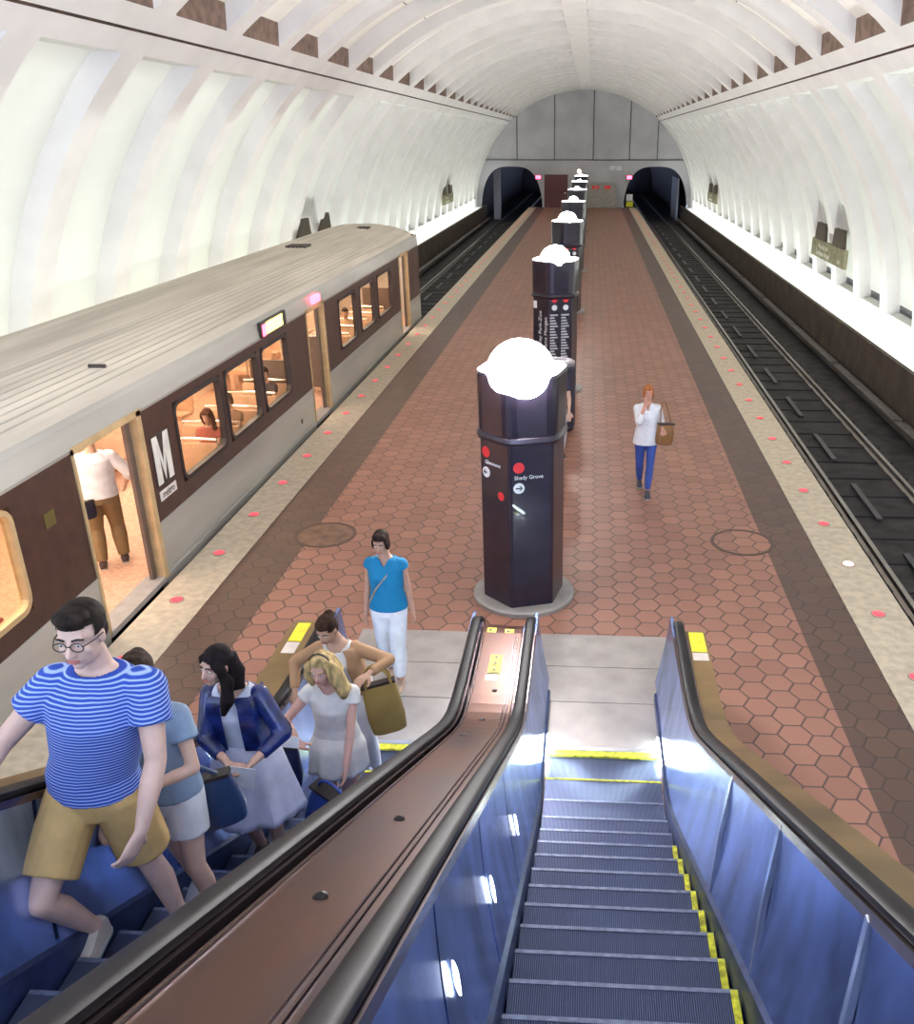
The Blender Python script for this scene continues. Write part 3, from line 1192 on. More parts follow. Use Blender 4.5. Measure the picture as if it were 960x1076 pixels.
# destination display
m = MB()
m.box(SX - .01, SX + .05, 13.55, 14.75, 2.13, 2.37)
sb = tbuild(m, 'destination_display', m_signframe)
m = MB()
m.box(SX + .05, SX + .056, 13.78, 14.55, 2.16, 2.345)
tbuild(m, 'display_face', m_signamber, sb)
m = MB()
m.box(SX + .05, SX + .058, 13.60, 13.74, 2.15, 2.33)
tbuild(m, 'line_colour_light', m_signred, sb)
m = MB()
m.box(SX, SX + .01, 15.1, 15.16, .25, .33)
tbuild(m, 'door_release', m_black)
m = MB()
m.box(SX, SX + .01, 7.45, 7.62, 1.55, 1.7)
tbuild(m, 'car_number_plate', M('number_plate', (0.12, 0.09, 0.02), 0.5))

# ------------------------------------------------------------------ escalators


def hz(y):
    v = .577 * (5.58 - y) / .1
    return .1 * (v if v > 30 else math.log1p(math.exp(v)))


YTOP = -0.9
STEP = 0.30


def tread_z(y):
    if y > 6.4:
        return 0.012
    k = math.floor((6.0 - y) / STEP)
    return hz(6.0 - STEP * k) if y < 6.3 else .012


def path_ys(a, b, n):
    return [a + (b - a) * i / n for i in range(n + 1)]


def escalator(xl, xr, name_lab, outer_right, moving):
    """xl,xr: inner edges of the steps"""
    xm = (xl + xr) / 2
    t = thing('escalator', (xm, 6.4, 0), name_lab, 'escalator')
    # steps
    k = 0
    y = 6.3
    while y > YTOP + .3:
        z = hz(y)
        y1 = y - STEP
        z1 = hz(y1)
        m = MB()
        m.box(xl + .004, xr - .004, y1 - .03, y, z - .03, z)
        zb = hz(y + STEP) - .03
        m.box(xl + .004, xr - .004, y - .012, y - .004, zb, z - .03, 1)
        s_ = m.build('step', [m_step, m_riser], t, world=True)
        m = MB()
        m.box(xl + .006, xr - .006, y - .018, y + .003, z - .02, z + .003)
        e = m.build('step_nosing', m_yellow if k in (1,) else m_nosing, None)
        e.parent = s_
        for v in e.data.vertices:
            v.co -= V(t.location)
        if moving and k > 4:
            m = MB()
            m.box(xr - .040, xr - .008, y1 + .01, y, z - .01, z + .004)
            e = m.build('yellow_edge_line', m_yellow, None)
            e.parent = s_
            for v in e.data.vertices:
                v.co -= V(t.location)
        y = y1
        k += 1
    # comb plate and landing
    m = MB()
    m.box(xl - .02, xr + .02, 6.3, 6.62, -.05, .014)
    m.build('comb_plate', m_landing, t, world=True)
    m = MB()
    m.box(xl, xr, 6.29, 6.36, .0, .022)
    m.build('comb_line', m_yellow, t, world=True)
    m = MB()
    m.box(xl + .01, xr - .01, 6.37, 6.42, .0, .02)
    m.build('comb_teeth', m_seam, t, world=True)
    # landing floor plate in three sections
    for a, b in ((6.62, 7.10), (7.11, 7.72), (7.73, 8.36)):
        m = MB()
        m.box(xl - .22, xr + .22, a, b, -.02, .012)
        m.build('landing_plate', m_landing, t, world=True)
    # balustrades
    for sg, xe in ((-1, xl), (1, xr)):
        xs_ = xe + sg * .005
        m = MB()
        rr = []
        for y in path_ys(7.15, YTOP, 60):
            z = hz(y)
            rr.append([(xs_, y, z - .22), (xs_, y, z + .10), (xs_ + sg * .035, y, z + .13), (xs_ + sg * .06, y, z - .22)])
        m.loft(rr)
        m.build('skirt', m_skirt, t, world=True)
        # inner panels
        seams = [7.35, 3.65, 2.65, 1.68, .7, -.25, YTOP]
        for i in range(len(seams) - 1):
            a, b = seams[i] - .012, seams[i + 1] + .012
            m = MB()
            rr = []
            for y in path_ys(a, b, 36 if i == 0 else 10):
                zb, zt = hz(y) + .12, 0
                sh_ = 0.22 if y < 4.9 else 0.22 * max(0, (6.2 - y) / 1.3)
                yt = y + sh_
                zt = hz(yt) + .845
                rg = []
                for q in range(6):
                    f = q / 5
                    bul = math.sin(f * PI) * .012
                    rg.append((xs_ + sg * (.02 + .105 * f + bul), y + (yt - y) * f, zb + (zt - zb) * f))
                rg += [(p[0] + sg * .03, p[1], p[2]) for p in reversed(rg)]
                rr.append(rg)
            m.loft(rr)
            m.build('balustrade_panel', m_panel, t, smooth=True, world=True)
            if i < len(seams) - 2 and sg > 0 and moving:
                m = MB()
                y = seams[i + 1]
                sh_ = 0.22 if y < 4.9 else 0.22 * max(0, (6.2 - y) / 1.3)
                A = V((xs_ + sg * .018, y, hz(y) + .12))
                B = V((xs_ + sg * .121, y + sh_, hz(y + sh_) + .84))
                for d in (.0,):
                    m.loft([[P_ + V((-sg * .004, -.014, 0)), P_ + V((-sg * .004, .014, 0)), P_ + V((sg * .02, .014, 0)), P_ + V((sg * .02, -.014, 0))] for P_ in (A, A.lerp(B, .5) - V((sg * .012, 0, 0)), B)])
                m.build('panel_seam', m_seam, t, world=True)
        # newel end: rounded panel
        xh = xe + sg * .19
        m = MB()
        pts = [(6.9, .10)] + [(7.02 + .42 * math.cos(a), .46 + .40 * math.sin(a)) for a in [math.radians(-80 + 160 * q / 14) for q in range(15)]] + [(6.9, .86)]
        m.loft([[(xh - .055, y, z) for y, z in pts], [(xh + .045, y, z) for y, z in pts]])
        m.build('newel_panel', m_panel, t, world=True)
        # handrail
        path = [(y, hz(y) + .885) for y in path_ys(YTOP, 6.95, 56)]
        path += [(7.02 + .45 * math.cos(a), .46 + .43 * math.sin(a)) for a in [math.radians(86 - 166 * q / 16) for q in range(17)]]
        m = MB()
        rr = []
        for i, (y, z) in enumerate(path):
            p0, p1 = path[max(0, i - 1)], path[min(len(path) - 1, i + 1)]
            d = V((0, p1[0] - p0[0], p1[1] - p0[1])).normalized()
            n_ = V((0, -d.z, d.y))
            rg = []
            for q in range(14):
                a = 2 * PI * q / 14
                rg.append(V((xh, y, z)) + V((.045 * math.copysign(abs(math.cos(a)) ** .7, math.cos(a)), 0, 0)) + n_ * (.022 * math.copysign(abs(math.sin(a)) ** .7, math.sin(a))))
            rr.append(rg)
        m.loft(rr)
        m.build('handrail', m_handrail, t, smooth=True, world=True)
        # metal guide under the handrail
        m = MB()
        m.loft([[(xh - sg * .065, y, z - .055), (xh - sg * .055, y, z - .02), (xh + sg * .06, y, z - .02), (xh + sg * .06, y, z - .055)] for y, z in path[:57]])
        m.build('handrail_guide', m_decktrim, t, world=True)
    return t


XR0, XR1 = -0.285, 0.705
XL0, XL1 = -2.20, -1.17
esc_r = escalator(XR0, XR1, 'descending escalator in the foreground with empty ribbed steps', True, True)
esc_l = escalator(XL0, XL1, 'ascending escalator on the left carrying the riders', False, False)
# comb lights in the skirts at the foot
for t, a, b in ((esc_r, XR0, XR1), (esc_l, XL0, XL1)):
    for x, s_ in ((a, -1), (b, 1)):
        m = MB()
        m.box(x - s_ * .001, x - s_ * .012, 6.15, 6.5, .05, .085)
        m.build('comb_light', m_comblight, t, world=True)
# glowing diamonds standing in for reflections in the descending escalator's left panel
for y, z in ((3.95, 1.37), (2.82, 2.05), (1.92, 2.62)):
    m = MB()
    f = (z - hz(y) - .12) / .75
    x = XR0 - .02 - .105 * f - .004
    rr = []
    for q in range(24):
        a = 2 * PI * q / 24
        rr.append((.022 * math.copysign(abs(math.cos(a)) ** 1.5, math.cos(a)), .075 * math.copysign(abs(math.sin(a)) ** 1.5, math.sin(a))))
    m.loft([[(x - .14 * v_ + e, y + u, z + v_) for u, v_ in rr] for e in (0.0, .004)])
    m.build('panel_glint', m_panelglint, esc_r, world=True)

# outer landing strips beside the pylon
pt = MB()
pt.box(-.97, -.52, 6.5, 8.36, -.02, .010)
pt.build('floor_plate', m_landing, kind='structure')


def deck(x0, x1, label, mat, ext=None, y_end=7.05, parts=True):
    t = thing('escalator_deck', ((x0 + x1) / 2, 6.4, 0), label, 'escalator deck')
    m = MB()
    rr = []
    ys_ = path_ys(YTOP, 6.4, 50) + [6.6, 6.8, 6.95, 7.05, 7.15, 7.25, 7.32, 7.36]
    for y in ys_:
        e = 0 if y < 6.95 else (1 - math.sqrt(max(0, 1 - ((y - 6.95) / .42) ** 2))) * .35
        z = hz(y) + .85 - e
        rr.append([(x0, y, max(-.02, hz(y) - .25)), (x0, y, z), (x1, y, z), (x1, y, max(-.02, hz(y) - .25))])
    m.loft(rr)
    m.build('deck_cover', mat, t, world=True)
    return t


dk = deck(-.90, -.545, 'wide bronze deck between the two escalator handrails with yellow stickers', m_deck)
for x in (-.885, -.60, -.575):
    m = MB()
    m.tube([(x, y, hz(y) + .852) for y in path_ys(YTOP, 6.9, 50)], .006, 6)
    m.build('edge_trim', m_decktrim, dk, world=True)
for x, y in ((-.73, 1.85), (-.71, 2.72), (-.80, 4.95), (-.74, 5.5), (-.70, 6.02), (-.74, .9)):
    m = MB()
    z = hz(y) + .85
    m.lathe([(0.022, -.004), (0.022, 0.006), (0.012, 0.012), (0.001, 0.012)], c=(x, y, z), n=14)
    m.build('bolt', m_bolt, dk, world=True)
for x, y, w_, h_, mt, nm in ((-.825, 7.0, .085, .085, m_stick_y, 'warning_sticker'), (-.66, 6.98, .085, .085, m_stick_y, 'warning_sticker'), (-.735, 6.42, .11, .30, m_stick_y, 'instruction_sticker'), (-.745, 6.22, .115, .13, m_stick_w, 'sticker_footer')):
    m = MB()
    e = -.0 if y < 6.95 else -.004
    m.box(x - w_ / 2, x + w_ / 2, y - h_ / 2, y + h_ / 2, .850 + e - .004, .8535 + e)
    so = m.build(nm, mt, dk, world=True)
    if nm != 'sticker_footer':
        m = MB()
        q = 3 if nm == 'instruction_sticker' else 1
        for k in range(q):
            yy = y + (k - (q - 1) / 2) * .095
            if q == 3:
                m.box(x - .035, x + .035, yy - .03, yy - .024, .8535 + e, .8545 + e)
                m.box(x - .035, x + .02, yy - .012, yy - .006, .8535 + e, .8545 + e)
                m.cyl((x, yy + .018, .8535 + e), (x, yy + .018, .8545 + e), .014, .014, 12)
            else:
                m.cyl((x - .012, yy, .8535 + e), (x - .012, yy, .8545 + e), .016, .016, 12)
                m.box(x + .005, x + .03, yy - .012, yy - .002, .8535 + e, .8545 + e)
        o = m.build('pictogram', m_gasket, None)
        o.parent = so
        for v in o.data.vertices:
            v.co -= V(dk.location)

dr = deck(.955, 1.13, 'narrow tan deck outside the right handrail with a yellow sticker at its foot', m_tandeck)
m = MB()
m.box(.975, 1.11, 6.72, 7.05, .848, .8535)
m.build('warning_sticker', m_stick_y, dr, world=True)
m = MB()
m.box(.975, 1.11, 6.58, 6.70, .848, .8535)
m.build('sticker_footer', m_stick_w, dr, world=True)
dl = deck(-2.70, -2.45, 'tan deck outside the far left handrail with a yellow sticker at its foot', m_tandeck)
m = MB()
m.box(-2.64, -2.52, 6.70, 7.02, .848, .8535)
m.build('warning_sticker', m_stick_y, dl, world=True)
m = MB()
m.box(-2.64, -2.52, 6.5, 6.68, .848, .8535)
m.build('sticker_footer', m_stick_w, dl, world=True)
# trusses below the escalators (keep light from showing through)
tr = MB()
for x0, x1 in ((-2.66, -.96), (-.5, 1.10)):
    rr = []
    for y in path_ys(6.1, YTOP, 30):
        rr.append([(x0, y, -.02), (x0, y, hz(y) - .30 if hz(y) > .32 else -.01), (x1, y, hz(y) - .30 if hz(y) > .32 else -.01), (x1, y, -.02)])
    tr.loft(rr)
tr.build('escalator_truss', m_tandeck, kind='structure')

# ------------------------------------------------------------------ people


def remesh(mb, name, mat, parent, voxel, it=3, fac=0.5, keep=None, grow=0.0):
    me = bpy.data.meshes.new('tmp')
    me.from_pydata([tuple(p) for p in mb.v], [], mb.f)
    bm = bmesh.new()
    bm.from_mesh(me)
    bmesh.ops.recalc_face_normals(bm, faces=bm.faces)
    bm.to_mesh(me)
    bm.free()
    o = bpy.data.objects.new('tmp', me)
    col.objects.link(o)
    r = o.modifiers.new('r', 'REMESH')
    r.mode = 'VOXEL'
    r.voxel_size = voxel
    s = o.modifiers.new('s', 'SMOOTH')
    s.iterations = it
    s.factor = fac
    bpy.context.view_layer.update()
    dg = bpy.context.evaluated_depsgraph_get()
    nm = bpy.data.meshes.new_from_object(o.evaluated_get(dg))
    bpy.data.objects.remove(o)
    bpy.data.meshes.remove(me)
    nm.name = name
    if keep:
        bm = bmesh.new()
        bm.from_mesh(nm)
        bmesh.ops.delete(bm, geom=[v for v in bm.verts if not keep(v.co)], context='VERTS')
        bm.to_mesh(nm)
        bm.free()
    nm.materials.clear()
    nm.materials.append(mat)
    nm.polygons.foreach_set('use_smooth', [True] * len(nm.polygons))
    o = bpy.data.objects.new(name, nm)
    col.objects.link(o)
    o.parent = parent
    return o


def ik(a, c, l1, l2, pole):
    a, c = V(a), V(c)
    d = c - a
    L = min(d.length, (l1 + l2) * .999)
    u = d.normalized()
    c = a + u * L
    x = (l1 * l1 - l2 * l2 + L * L) / (2 * L)
    h = math.sqrt(max(0, l1 * l1 - x * x))
    p = V(pole)
    p = (p - u * p.dot(u)).normalized()
    return a + u * x + p * h, c


def hand_mb(m, W, d, palm, side, s, curl=0.5, vox=.006):
    """W wrist, d direction of the hand, palm = direction the palm faces, side=+1 left hand (thumb towards -thumbdir)"""
    d = V(d).normalized()
    n_ = V(palm)
    n_ = (n_ - d * n_.dot(d)).normalized()
    t_ = d.cross(n_) * side            # thumb side
    def rg(c, a, b):
        return [c + t_ * a * math.cos(2 * PI * i / 12) + n_ * b * math.sin(2 * PI * i / 12) for i in range(12)]
    m.loft([rg(W - d * .02 * s, .026 * s, .020 * s), rg(W + d * .01 * s, .028 * s, .019 * s), rg(W + d * .05 * s, .040 * s, .016 * s), rg(W + d * .09 * s, .042 * s, .014 * s), rg(W + d * .10 * s, .036 * s, .010 * s)])
    r = max(.0082 * s, vox * 1.25)
    for k, (off, ln) in enumerate(((.031, .070), (.011, .080), (-.010, .074), (-.030, .058))):
        b = W + d * .088 * s + t_ * off * s
        sp = d + t_ * off * 2.2
        a1, a2, a3 = curl * .5, curl * 1.2, curl * 1.7
        p = b
        for a, f, r_ in ((a1, .45, 1.0), (a2, .32, .93), (a3, .23, .85)):
            q = p + (sp.normalized() * math.cos(a) + n_ * math.sin(a)) * ln * f * s
            m.cap(p, q, r * r_, r * r_ * .93, 8)
            p = q
    b = W + d * .025 * s + t_ * .030 * s
    q = b + (t_ * .75 + d * .6 + n_ * .3).normalized() * .045 * s
    m.cap(b, q, r * 1.35, r * 1.15, 8)
    q2 = q + (t_ * .25 + d * .8 + n_ * .45).normalized() * .035 * s
    m.cap(q, q2, r * 1.15, r, 8)


SKIN = {}


def skin(c):
    if c not in SKIN:
        SKIN[c] = M('skin', c, .5, var=.05, scale=12)
    return SKIN[c]


m_eyewhite = M('eye_white', (.75, .75, .74), .25)
m_iris = M('iris', (.05, .03, .02), .2)
m_lip = M('lips', (.50, .16, .14), .45)
m_sole = M('shoe_sole', (.5, .5, .5), .6)


def elr(c, rx, ry, ax=V((0, 0, 1)), n=16, yaw=0):
    """horizontal-ish ellipse"""
    out = []
    for i in range(n):
        a = 2 * PI * i / n
        x, y = rx * math.cos(a), ry * math.sin(a)
        out.append(V(c) + V((x * math.cos(yaw) - y * math.sin(yaw), x * math.sin(yaw) + y * math.cos(yaw), 0)))
    return out


def person(label, loc, rz=0, H=1.70, sex='f', skin_c=(.62, .38, .28), hair_c=(.03, .02, .015), vox=.009, hips=(0, 0, 0), chest=(0, 0, 0), head=(0, 0, 0),
           hand_l=(.26, -.06, .80), hand_r=(-.26, -.06, .80), foot_l=(.10, .0, 0), foot_r=(-.10, .0, 0), pole_kl=(0.1, -1, 0), pole_kr=(-.1, -1, 0),
           pole_el=(.4, 1, -.3), pole_er=(-.4, 1, -.3), palm_l=(-1, 0, 0), palm_r=(1, 0, 0), hdir_l=None, hdir_r=None, curl=.5, look=(0, 0), girth=1.0,
           top=None, bottom=None, shoes=None, hair='short', extras=None, group=None, face=True, name='person'):
    """everything in metres for H=1.75, facing -Y; offsets move hips / chest / head"""
    s = H / 1.75
    t = thing(name, loc, label, 'person', group, rz)
    sk = skin(skin_c)
    f_ = sex == 'f'
    Hp = V((0, 0, .93)) + V(hips)
    Ch = V((0, 0, 1.30)) + V(hips) * .5 + V(chest)
    Nk = V((0, .01, 1.475)) + V(hips) * .3 + V(chest) * 1.15
    Hd = V((0, -.02, 1.635)) + V(hips) * .3 + V(chest) * 1.2 + V(head)
    sw = (.155 if f_ else .180) * (girth * .3 + .7)
    Sh = {1: Nk + V((sw, .0, -.090)), -1: Nk + V((-sw, .0, -.090))}
    hw = .088
    Hj = {1: Hp + V((hw, 0, -.03)), -1: Hp + V((-hw, 0, -.03))}
    g = girth
    J = {}
    for sd, hd, ft, pe, pk in ((1, hand_l, foot_l, pole_el, pole_kl), (-1, hand_r, foot_r, pole_er, pole_kr)):
        e, w_ = ik(Sh[sd], hd, .285, .26, pe)
        k, a = ik(Hj[sd], V(ft) + V((0, 0, .085)), .43, .41, pk)
        J[sd] = dict(el=e, wr=w_, kn=k, an=a)
    S = lambda p: V(p) * s

    def torso(m, inf=0.0, z0=0, z1=1):
        secs = [(Hp + V((0, 0, -.10)), .135 * g, .095 * g), (Hp + V((0, .01, -.02)), (.172 if f_ else .165) * g, (.118 if f_ else .112) * g), (Hp + V((0, 0, .07)), (.155 if f_ else .157) * g, .105 * g),
                (Hp.lerp(Ch, .45), (.125 if f_ else .148) * g, (.088 if f_ else .102) * g), (Ch + V((0, -.008, -.03)), (.145 if f_ else .170) * g, (.112 if f_ else .115) * g), (Ch + V((0, 0, .06)), (.155 if f_ else .182) * g, .100 * g),
                (Nk + V((0, 0, -.065)), sw * .90, .072), (Nk + V((0, 0, -.022)), sw * .52, .058), (Nk + V((0, 0, .0)), .062, .055)]
        m.loft([elr(S(c), (rx + inf) * s, (ry + inf) * s, n=20) for c, rx, ry in secs[z0:len(secs) if z1 == 1 else z1]])
        return secs

    yaw, pitch = look
    Rm = Matrix.Rotation(yaw, 3, 'Z') @ Matrix.Rotation(pitch, 3, 'X')

    def hp(x, y, z):
        return S(Hd) + Rm @ (V((x, y, z)) * s)

    b = MB()
    torso(b)
    b.tube([S(Nk + V((0, .01, -.04))), S(Nk.lerp(Hd, .45) + V((0, .012, 0))), S(Hd + V((0, .015, -.03)))], [.062 * s, .052 * s, .052 * s], 14)
    # head
    b.ell(hp(0, .012, .03), .073 * s, .092 * s, .083 * s, rot=Rm, n=20, k=14)
    b.ell(hp(0, -.012, -.035), .060 * s, .074 * s, .082 * s, rot=Rm, n=20, k=14)
    b.ell(hp(0, -.052, -.095), .024 * s, .024 * s, .020 * s, rot=Rm)
    if face:
        b.cap(hp(0, -.084, .012), hp(0, -.103, -.030), .008 * s, .0125 * s, 10)
        b.ell(hp(0, -.093, -.034), .017 * s, .011 * s, .009 * s, rot=Rm)
        b.ell(hp(0, -.078, -.062), .022 * s, .010 * s, .011 * s, rot=Rm)
        b.cap(hp(-.04, -.070, .026), hp(.04, -.070, .026), .011 * s, .011 * s, 8)
        for q in (-1, 1):
            b.ell(hp(q * .073, .012, -.010), .009 * s, .020 * s, .031 * s, rot=Rm)
            b.ell(hp(q * .040, -.052, -.030), .021 * s, .018 * s, .022 * s, rot=Rm)
    # arms and legs
    for sd in (1, -1):
        j = J[sd]
        ag = .9 if f_ else 1.12
        b.cap(S(Sh[sd]), S(Sh[sd].lerp(j['el'], .5)), .052 * ag * s, .044 * ag * s)
        b.cap(S(Sh[sd].lerp(j['el'], .5)), S(j['el']), .044 * ag * s, .036 * ag * s)
        b.cap(S(j['el']), S(j['el'].lerp(j['wr'], .35)), .036 * ag * s, .038 * ag * s)
        b.cap(S(j['el'].lerp(j['wr'], .35)), S(j['wr']), .038 * ag * s, .025 * s)
        d = (j['wr'] - j['el'])
        hd_ = hdir_l if sd > 0 else hdir_r
        hand_mb(b, S(j['wr']), V(hd_) if hd_ else d, palm_l if sd > 0 else palm_r, sd, s * (.95 if f_ else 1.05), curl, vox)
        k, a = j['kn'], j['an']
        b.cap(S(Hj[sd] + V((0, 0, .02))), S(Hj[sd].lerp(k, .5)), .088 * g * s, .072 * g * s, 16)
        b.cap(S(Hj[sd].lerp(k, .5)), S(k), .072 * g * s, .052 * s, 16)
        b.cap(S(k), S(k.lerp(a, .33) + V((0, .012, 0))), .052 * s, .055 * s, 14)
        b.cap(S(k.lerp(a, .33) + V((0, .012, 0))), S(a), .055 * s, .034 * s, 14)
        # foot
        b.loft([elr(S(a + V((0, .035, -.03))), .028 * s, .03 * s), elr(S(a + V((0, .01, -.075))), .033 * s, .055 * s), elr(S(a + V((0, .01, -.083))), .03 * s, .05 * s)])
        b.loft([[S(a + V((x * w2, y, z))) for x, z in ((-1, -.083), (1, -.083), (.8, h2 - .083), (0, h2 - .073), (-.8, h2 - .083))] for y, w2, h2 in ((.05, .026, .05), (-.02, .034, .075), (-.09, .042, .045), (-.15, .036, .028), (-.175, .018, .02))])
    remesh(b, 'body', sk, t, vox, 2)
    if face:
        for q in (-1, 1):
            m = MB()
            c = hp(q * .031, -.0755, .003)
            m.ell(c, .0115 * s, .007 * s, .0048 * s, rot=Rm, n=12, k=8)
            e = m.build('eye', m_eyewhite, t, True)
            m = MB()
            m.ell(hp(q * .031, -.0815, .003), .0048 * s, .0022 * s, .0042 * s, rot=Rm, n=10, k=6)
            m.build('iris', m_iris, e, True)
            m = MB()
            m.tube([hp(q * .014, -.086, .026), hp(q * .032, -.083, .031), hp(q * .050, -.070, .024)], .0042 * s, 6)
            m.build('eyebrow', M('brow', hair_c, .8), t)
        m = MB()
        m.tube([hp(-.022, -.083, -.062), hp(-.008, -.090, -.058), hp(.008, -.090, -.058), hp(.022, -.083, -.062), hp(.01, -.088, -.068), hp(-.01, -.088, -.068), hp(-.022, -.083, -.062)], .0045 * s, 6)
        m.build('lips', m_lip, t)
    # hair
    mh = M('hair', hair_c, .75, spec=.15, var=.3, scale=30, bump=.3, stretch=(1, 1, .2))
    hm = MB()
    hm.ell(hp(0, .022, .045), .083 * s, .098 * s, .086 * s, rot=Rm, n=20, k=14)
    if hair in ('short',):
        hm.ell(hp(0, .05, .0), .074 * s, .066 * s, .080 * s, rot=Rm)
        hm.ell(hp(0, -.035, .095), .066 * s, .055 * s, .036 * s, rot=Rm)
        cut = lambda c: (Rm.transposed() @ (c - S(Hd))) / s
        remesh(hm, 'hair', mh, t, max(vox, .007), 1, keep=lambda c: (lambda q: not (q.y < -.028 and q.z < .058) and not (q.z < -.045) and not (q.y < .0 and q.z < -.0))(cut(c)))
    else:
        hm.ell(hp(0, .045, -.01), .078 * s, .072 * s, .090 * s, rot=Rm)
        if hair in ('bun', 'up'):
            hm.ell(hp(0, .095 if hair == 'bun' else .07, .085), .045 * s, .042 * s, .042 * s, rot=Rm)
            hm.ell(hp(.0, -.02, .085), .066 * s, .065 * s, .04 * s, rot=Rm)
        if hair == 'bob':
            for q in (-1, 1):
                hm.ell(hp(q * .068, .005, -.01), .024 * s, .055 * s, .068 * s, rot=Rm)
            hm.ell(hp(0, -.035, .095), .066 * s, .05 * s, .03 * s, rot=Rm)
        if hair == 'long':
            hm.tube([hp(.05, -.045, .085), hp(.085, -.02, .0), hp(.092, -.02, -.08), hp(.10, -.055, -.19), hp(.095, -.075, -.27)], [.03 * s, .036 * s, .042 * s, .040 * s, .012 * s], 12)
            hm.tube([hp(-.05, -.045, .085), hp(-.08, -.01, .0), hp(-.085, .02, -.09), hp(-.08, .05, -.2)], [.03 * s, .032 * s, .034 * s, .015 * s], 12)
            hm.tube([hp(0, .07, .03), hp(0, .09, -.08), hp(0, .09, -.20), hp(0, .09, -.28)], [.07 * s, .075 * s, .075 * s, .03 * s], 14)
        if hair == 'longside':
            hm.tube([hp(.03, -.06, .075), hp(.085, -.03, .0), hp(.095, -.01, -.08), hp(.12, -.05, -.19), hp(.11, -.09, -.28)], [.026 * s, .034 * s, .044 * s, .046 * s, .014 * s], 12)
            hm.tube([hp(-.03, -.06, .08), hp(-.078, -.02, .01), hp(-.078, .03, -.07)], [.024 * s, .028 * s, .02 * s], 12)
            hm.tube([hp(.02, .07, .03), hp(.05, .09, -.08), hp(.09, .06, -.18)], [.07 * s, .07 * s, .05 * s], 14)
        if hair == 'volume':
            hm.tube([hp(.0, -.03, .10), hp(.085, -.02, .04), hp(.115, -.01, -.06), hp(.15, .0, -.16), hp(.15, -.02, -.24)], [.035 * s, .05 * s, .065 * s, .062 * s, .02 * s], 14)
            hm.tube([hp(-.02, -.04, .10), hp(-.085, -.02, .02), hp(-.10, .0, -.07), hp(-.10, .02, -.18)], [.03 * s, .042 * s, .05 * s, .018 * s], 12)
            hm.tube([hp(0, .07, .03), hp(0.02, .1, -.1), hp(0.03, .1, -.22)], [.08 * s, .095 * s, .05 * s], 14)
        cut = lambda c: (Rm.transposed() @ (c - S(Hd))) / s
        remesh(hm, 'hair', mh, t, max(vox, .007), 2, keep=lambda c: (lambda q: not (q.y < -.045 and abs(q.x) < .047 and q.z < .055))(cut(c)))
    P = dict(s=s, S=S, J=J, Hp=Hp, Ch=Ch, Nk=Nk, Hd=Hd, Sh=Sh, Hj=Hj, hp=hp, sw=sw, g=g, f=f_, vox=vox, t=t, torso=torso)
    # clothes
    if top:
        kind, mt, sl = top['kind'], top['mat'], top.get('sleeve', .5)
        m = MB()
        inf = top.get('inf', .014)
        lw = top.get('low', 0.0)
        zc = Nk.z - top.get('neck', .03)
        secs = [(Hp + V((0, 0, .02 - lw)), (.172 if f_ else .165) * g, (.118 if f_ else .114) * g), (Hp + V((0, 0, .08)), .160 * g, .110 * g), (Hp.lerp(Ch, .45), (.138 if f_ else .155) * g, (.098 if f_ else .107) * g),
                (Ch + V((0, -.008, -.03)), (.150 if f_ else .172) * g, (.116 if f_ else .117) * g), (Ch + V((0, 0, .06)), (.157 if f_ else .183) * g, .102 * g), (Nk + V((0, 0, -.065)), sw * .93, .074), (Nk + V((0, 0, -.018)), sw * .50, .060)]
        if top.get('flare'):
            secs[0] = (secs[0][0], secs[0][1] + top['flare'], secs[0][2] + top['flare'])
        m.loft([elr(S(c), (rx + inf) * s, (ry + inf) * s, n=20) for c, rx, ry in secs])
        for sd in (1, -1):
            if not sl:
                continue
            j = J[sd]
            ag = .95 if f_ else 1.15
            m.cap(S(Sh[sd] - V((sd * .03, 0, -.0))), S(Sh[sd]), (.050 * ag + inf) * s, (.047 * ag + inf) * s)
            end = Sh[sd].lerp(j['el'], min(sl, 1) * (.62 if sl < 1 else 1))
            rr_ = (.050 * ag + inf) * s
            m.cyl(S(Sh[sd]), S(end), (.047 * ag + inf) * s, rr_ * (1.02 if sl < 1 else .85), 14)
            if sl > 1:
                m.cap(S(j['el']), S(j['el']), rr_ * .85, rr_ * .85)
                m.cyl(S(j['el']), S(j['el'].lerp(j['wr'], min(1, sl - 1))), rr_ * .85, rr_ * .72, 14)
        neckr = top.get('neckr', .066)
        nk = S(Nk)
        fr_ = top.get('vneck', .0)
        keep = lambda c: not (c.z > zc * s and (c.x - nk.x) ** 2 + (c.y - nk.y) ** 2 < (neckr * s) ** 2) and c.z < (Nk.z + .012) * s and not (fr_ and c.y < nk.y - .02 and c.z > (Nk.z - fr_) * s and abs(c.x - nk.x) < (c.z / s - (Nk.z - fr_)) * .55 * s)
        o = remesh(m, kind, mt, t, vox * 1.1, 3, keep=keep)
        sm = o.modifiers.new('thickness', 'SOLIDIFY')
        sm.thickness = -.004
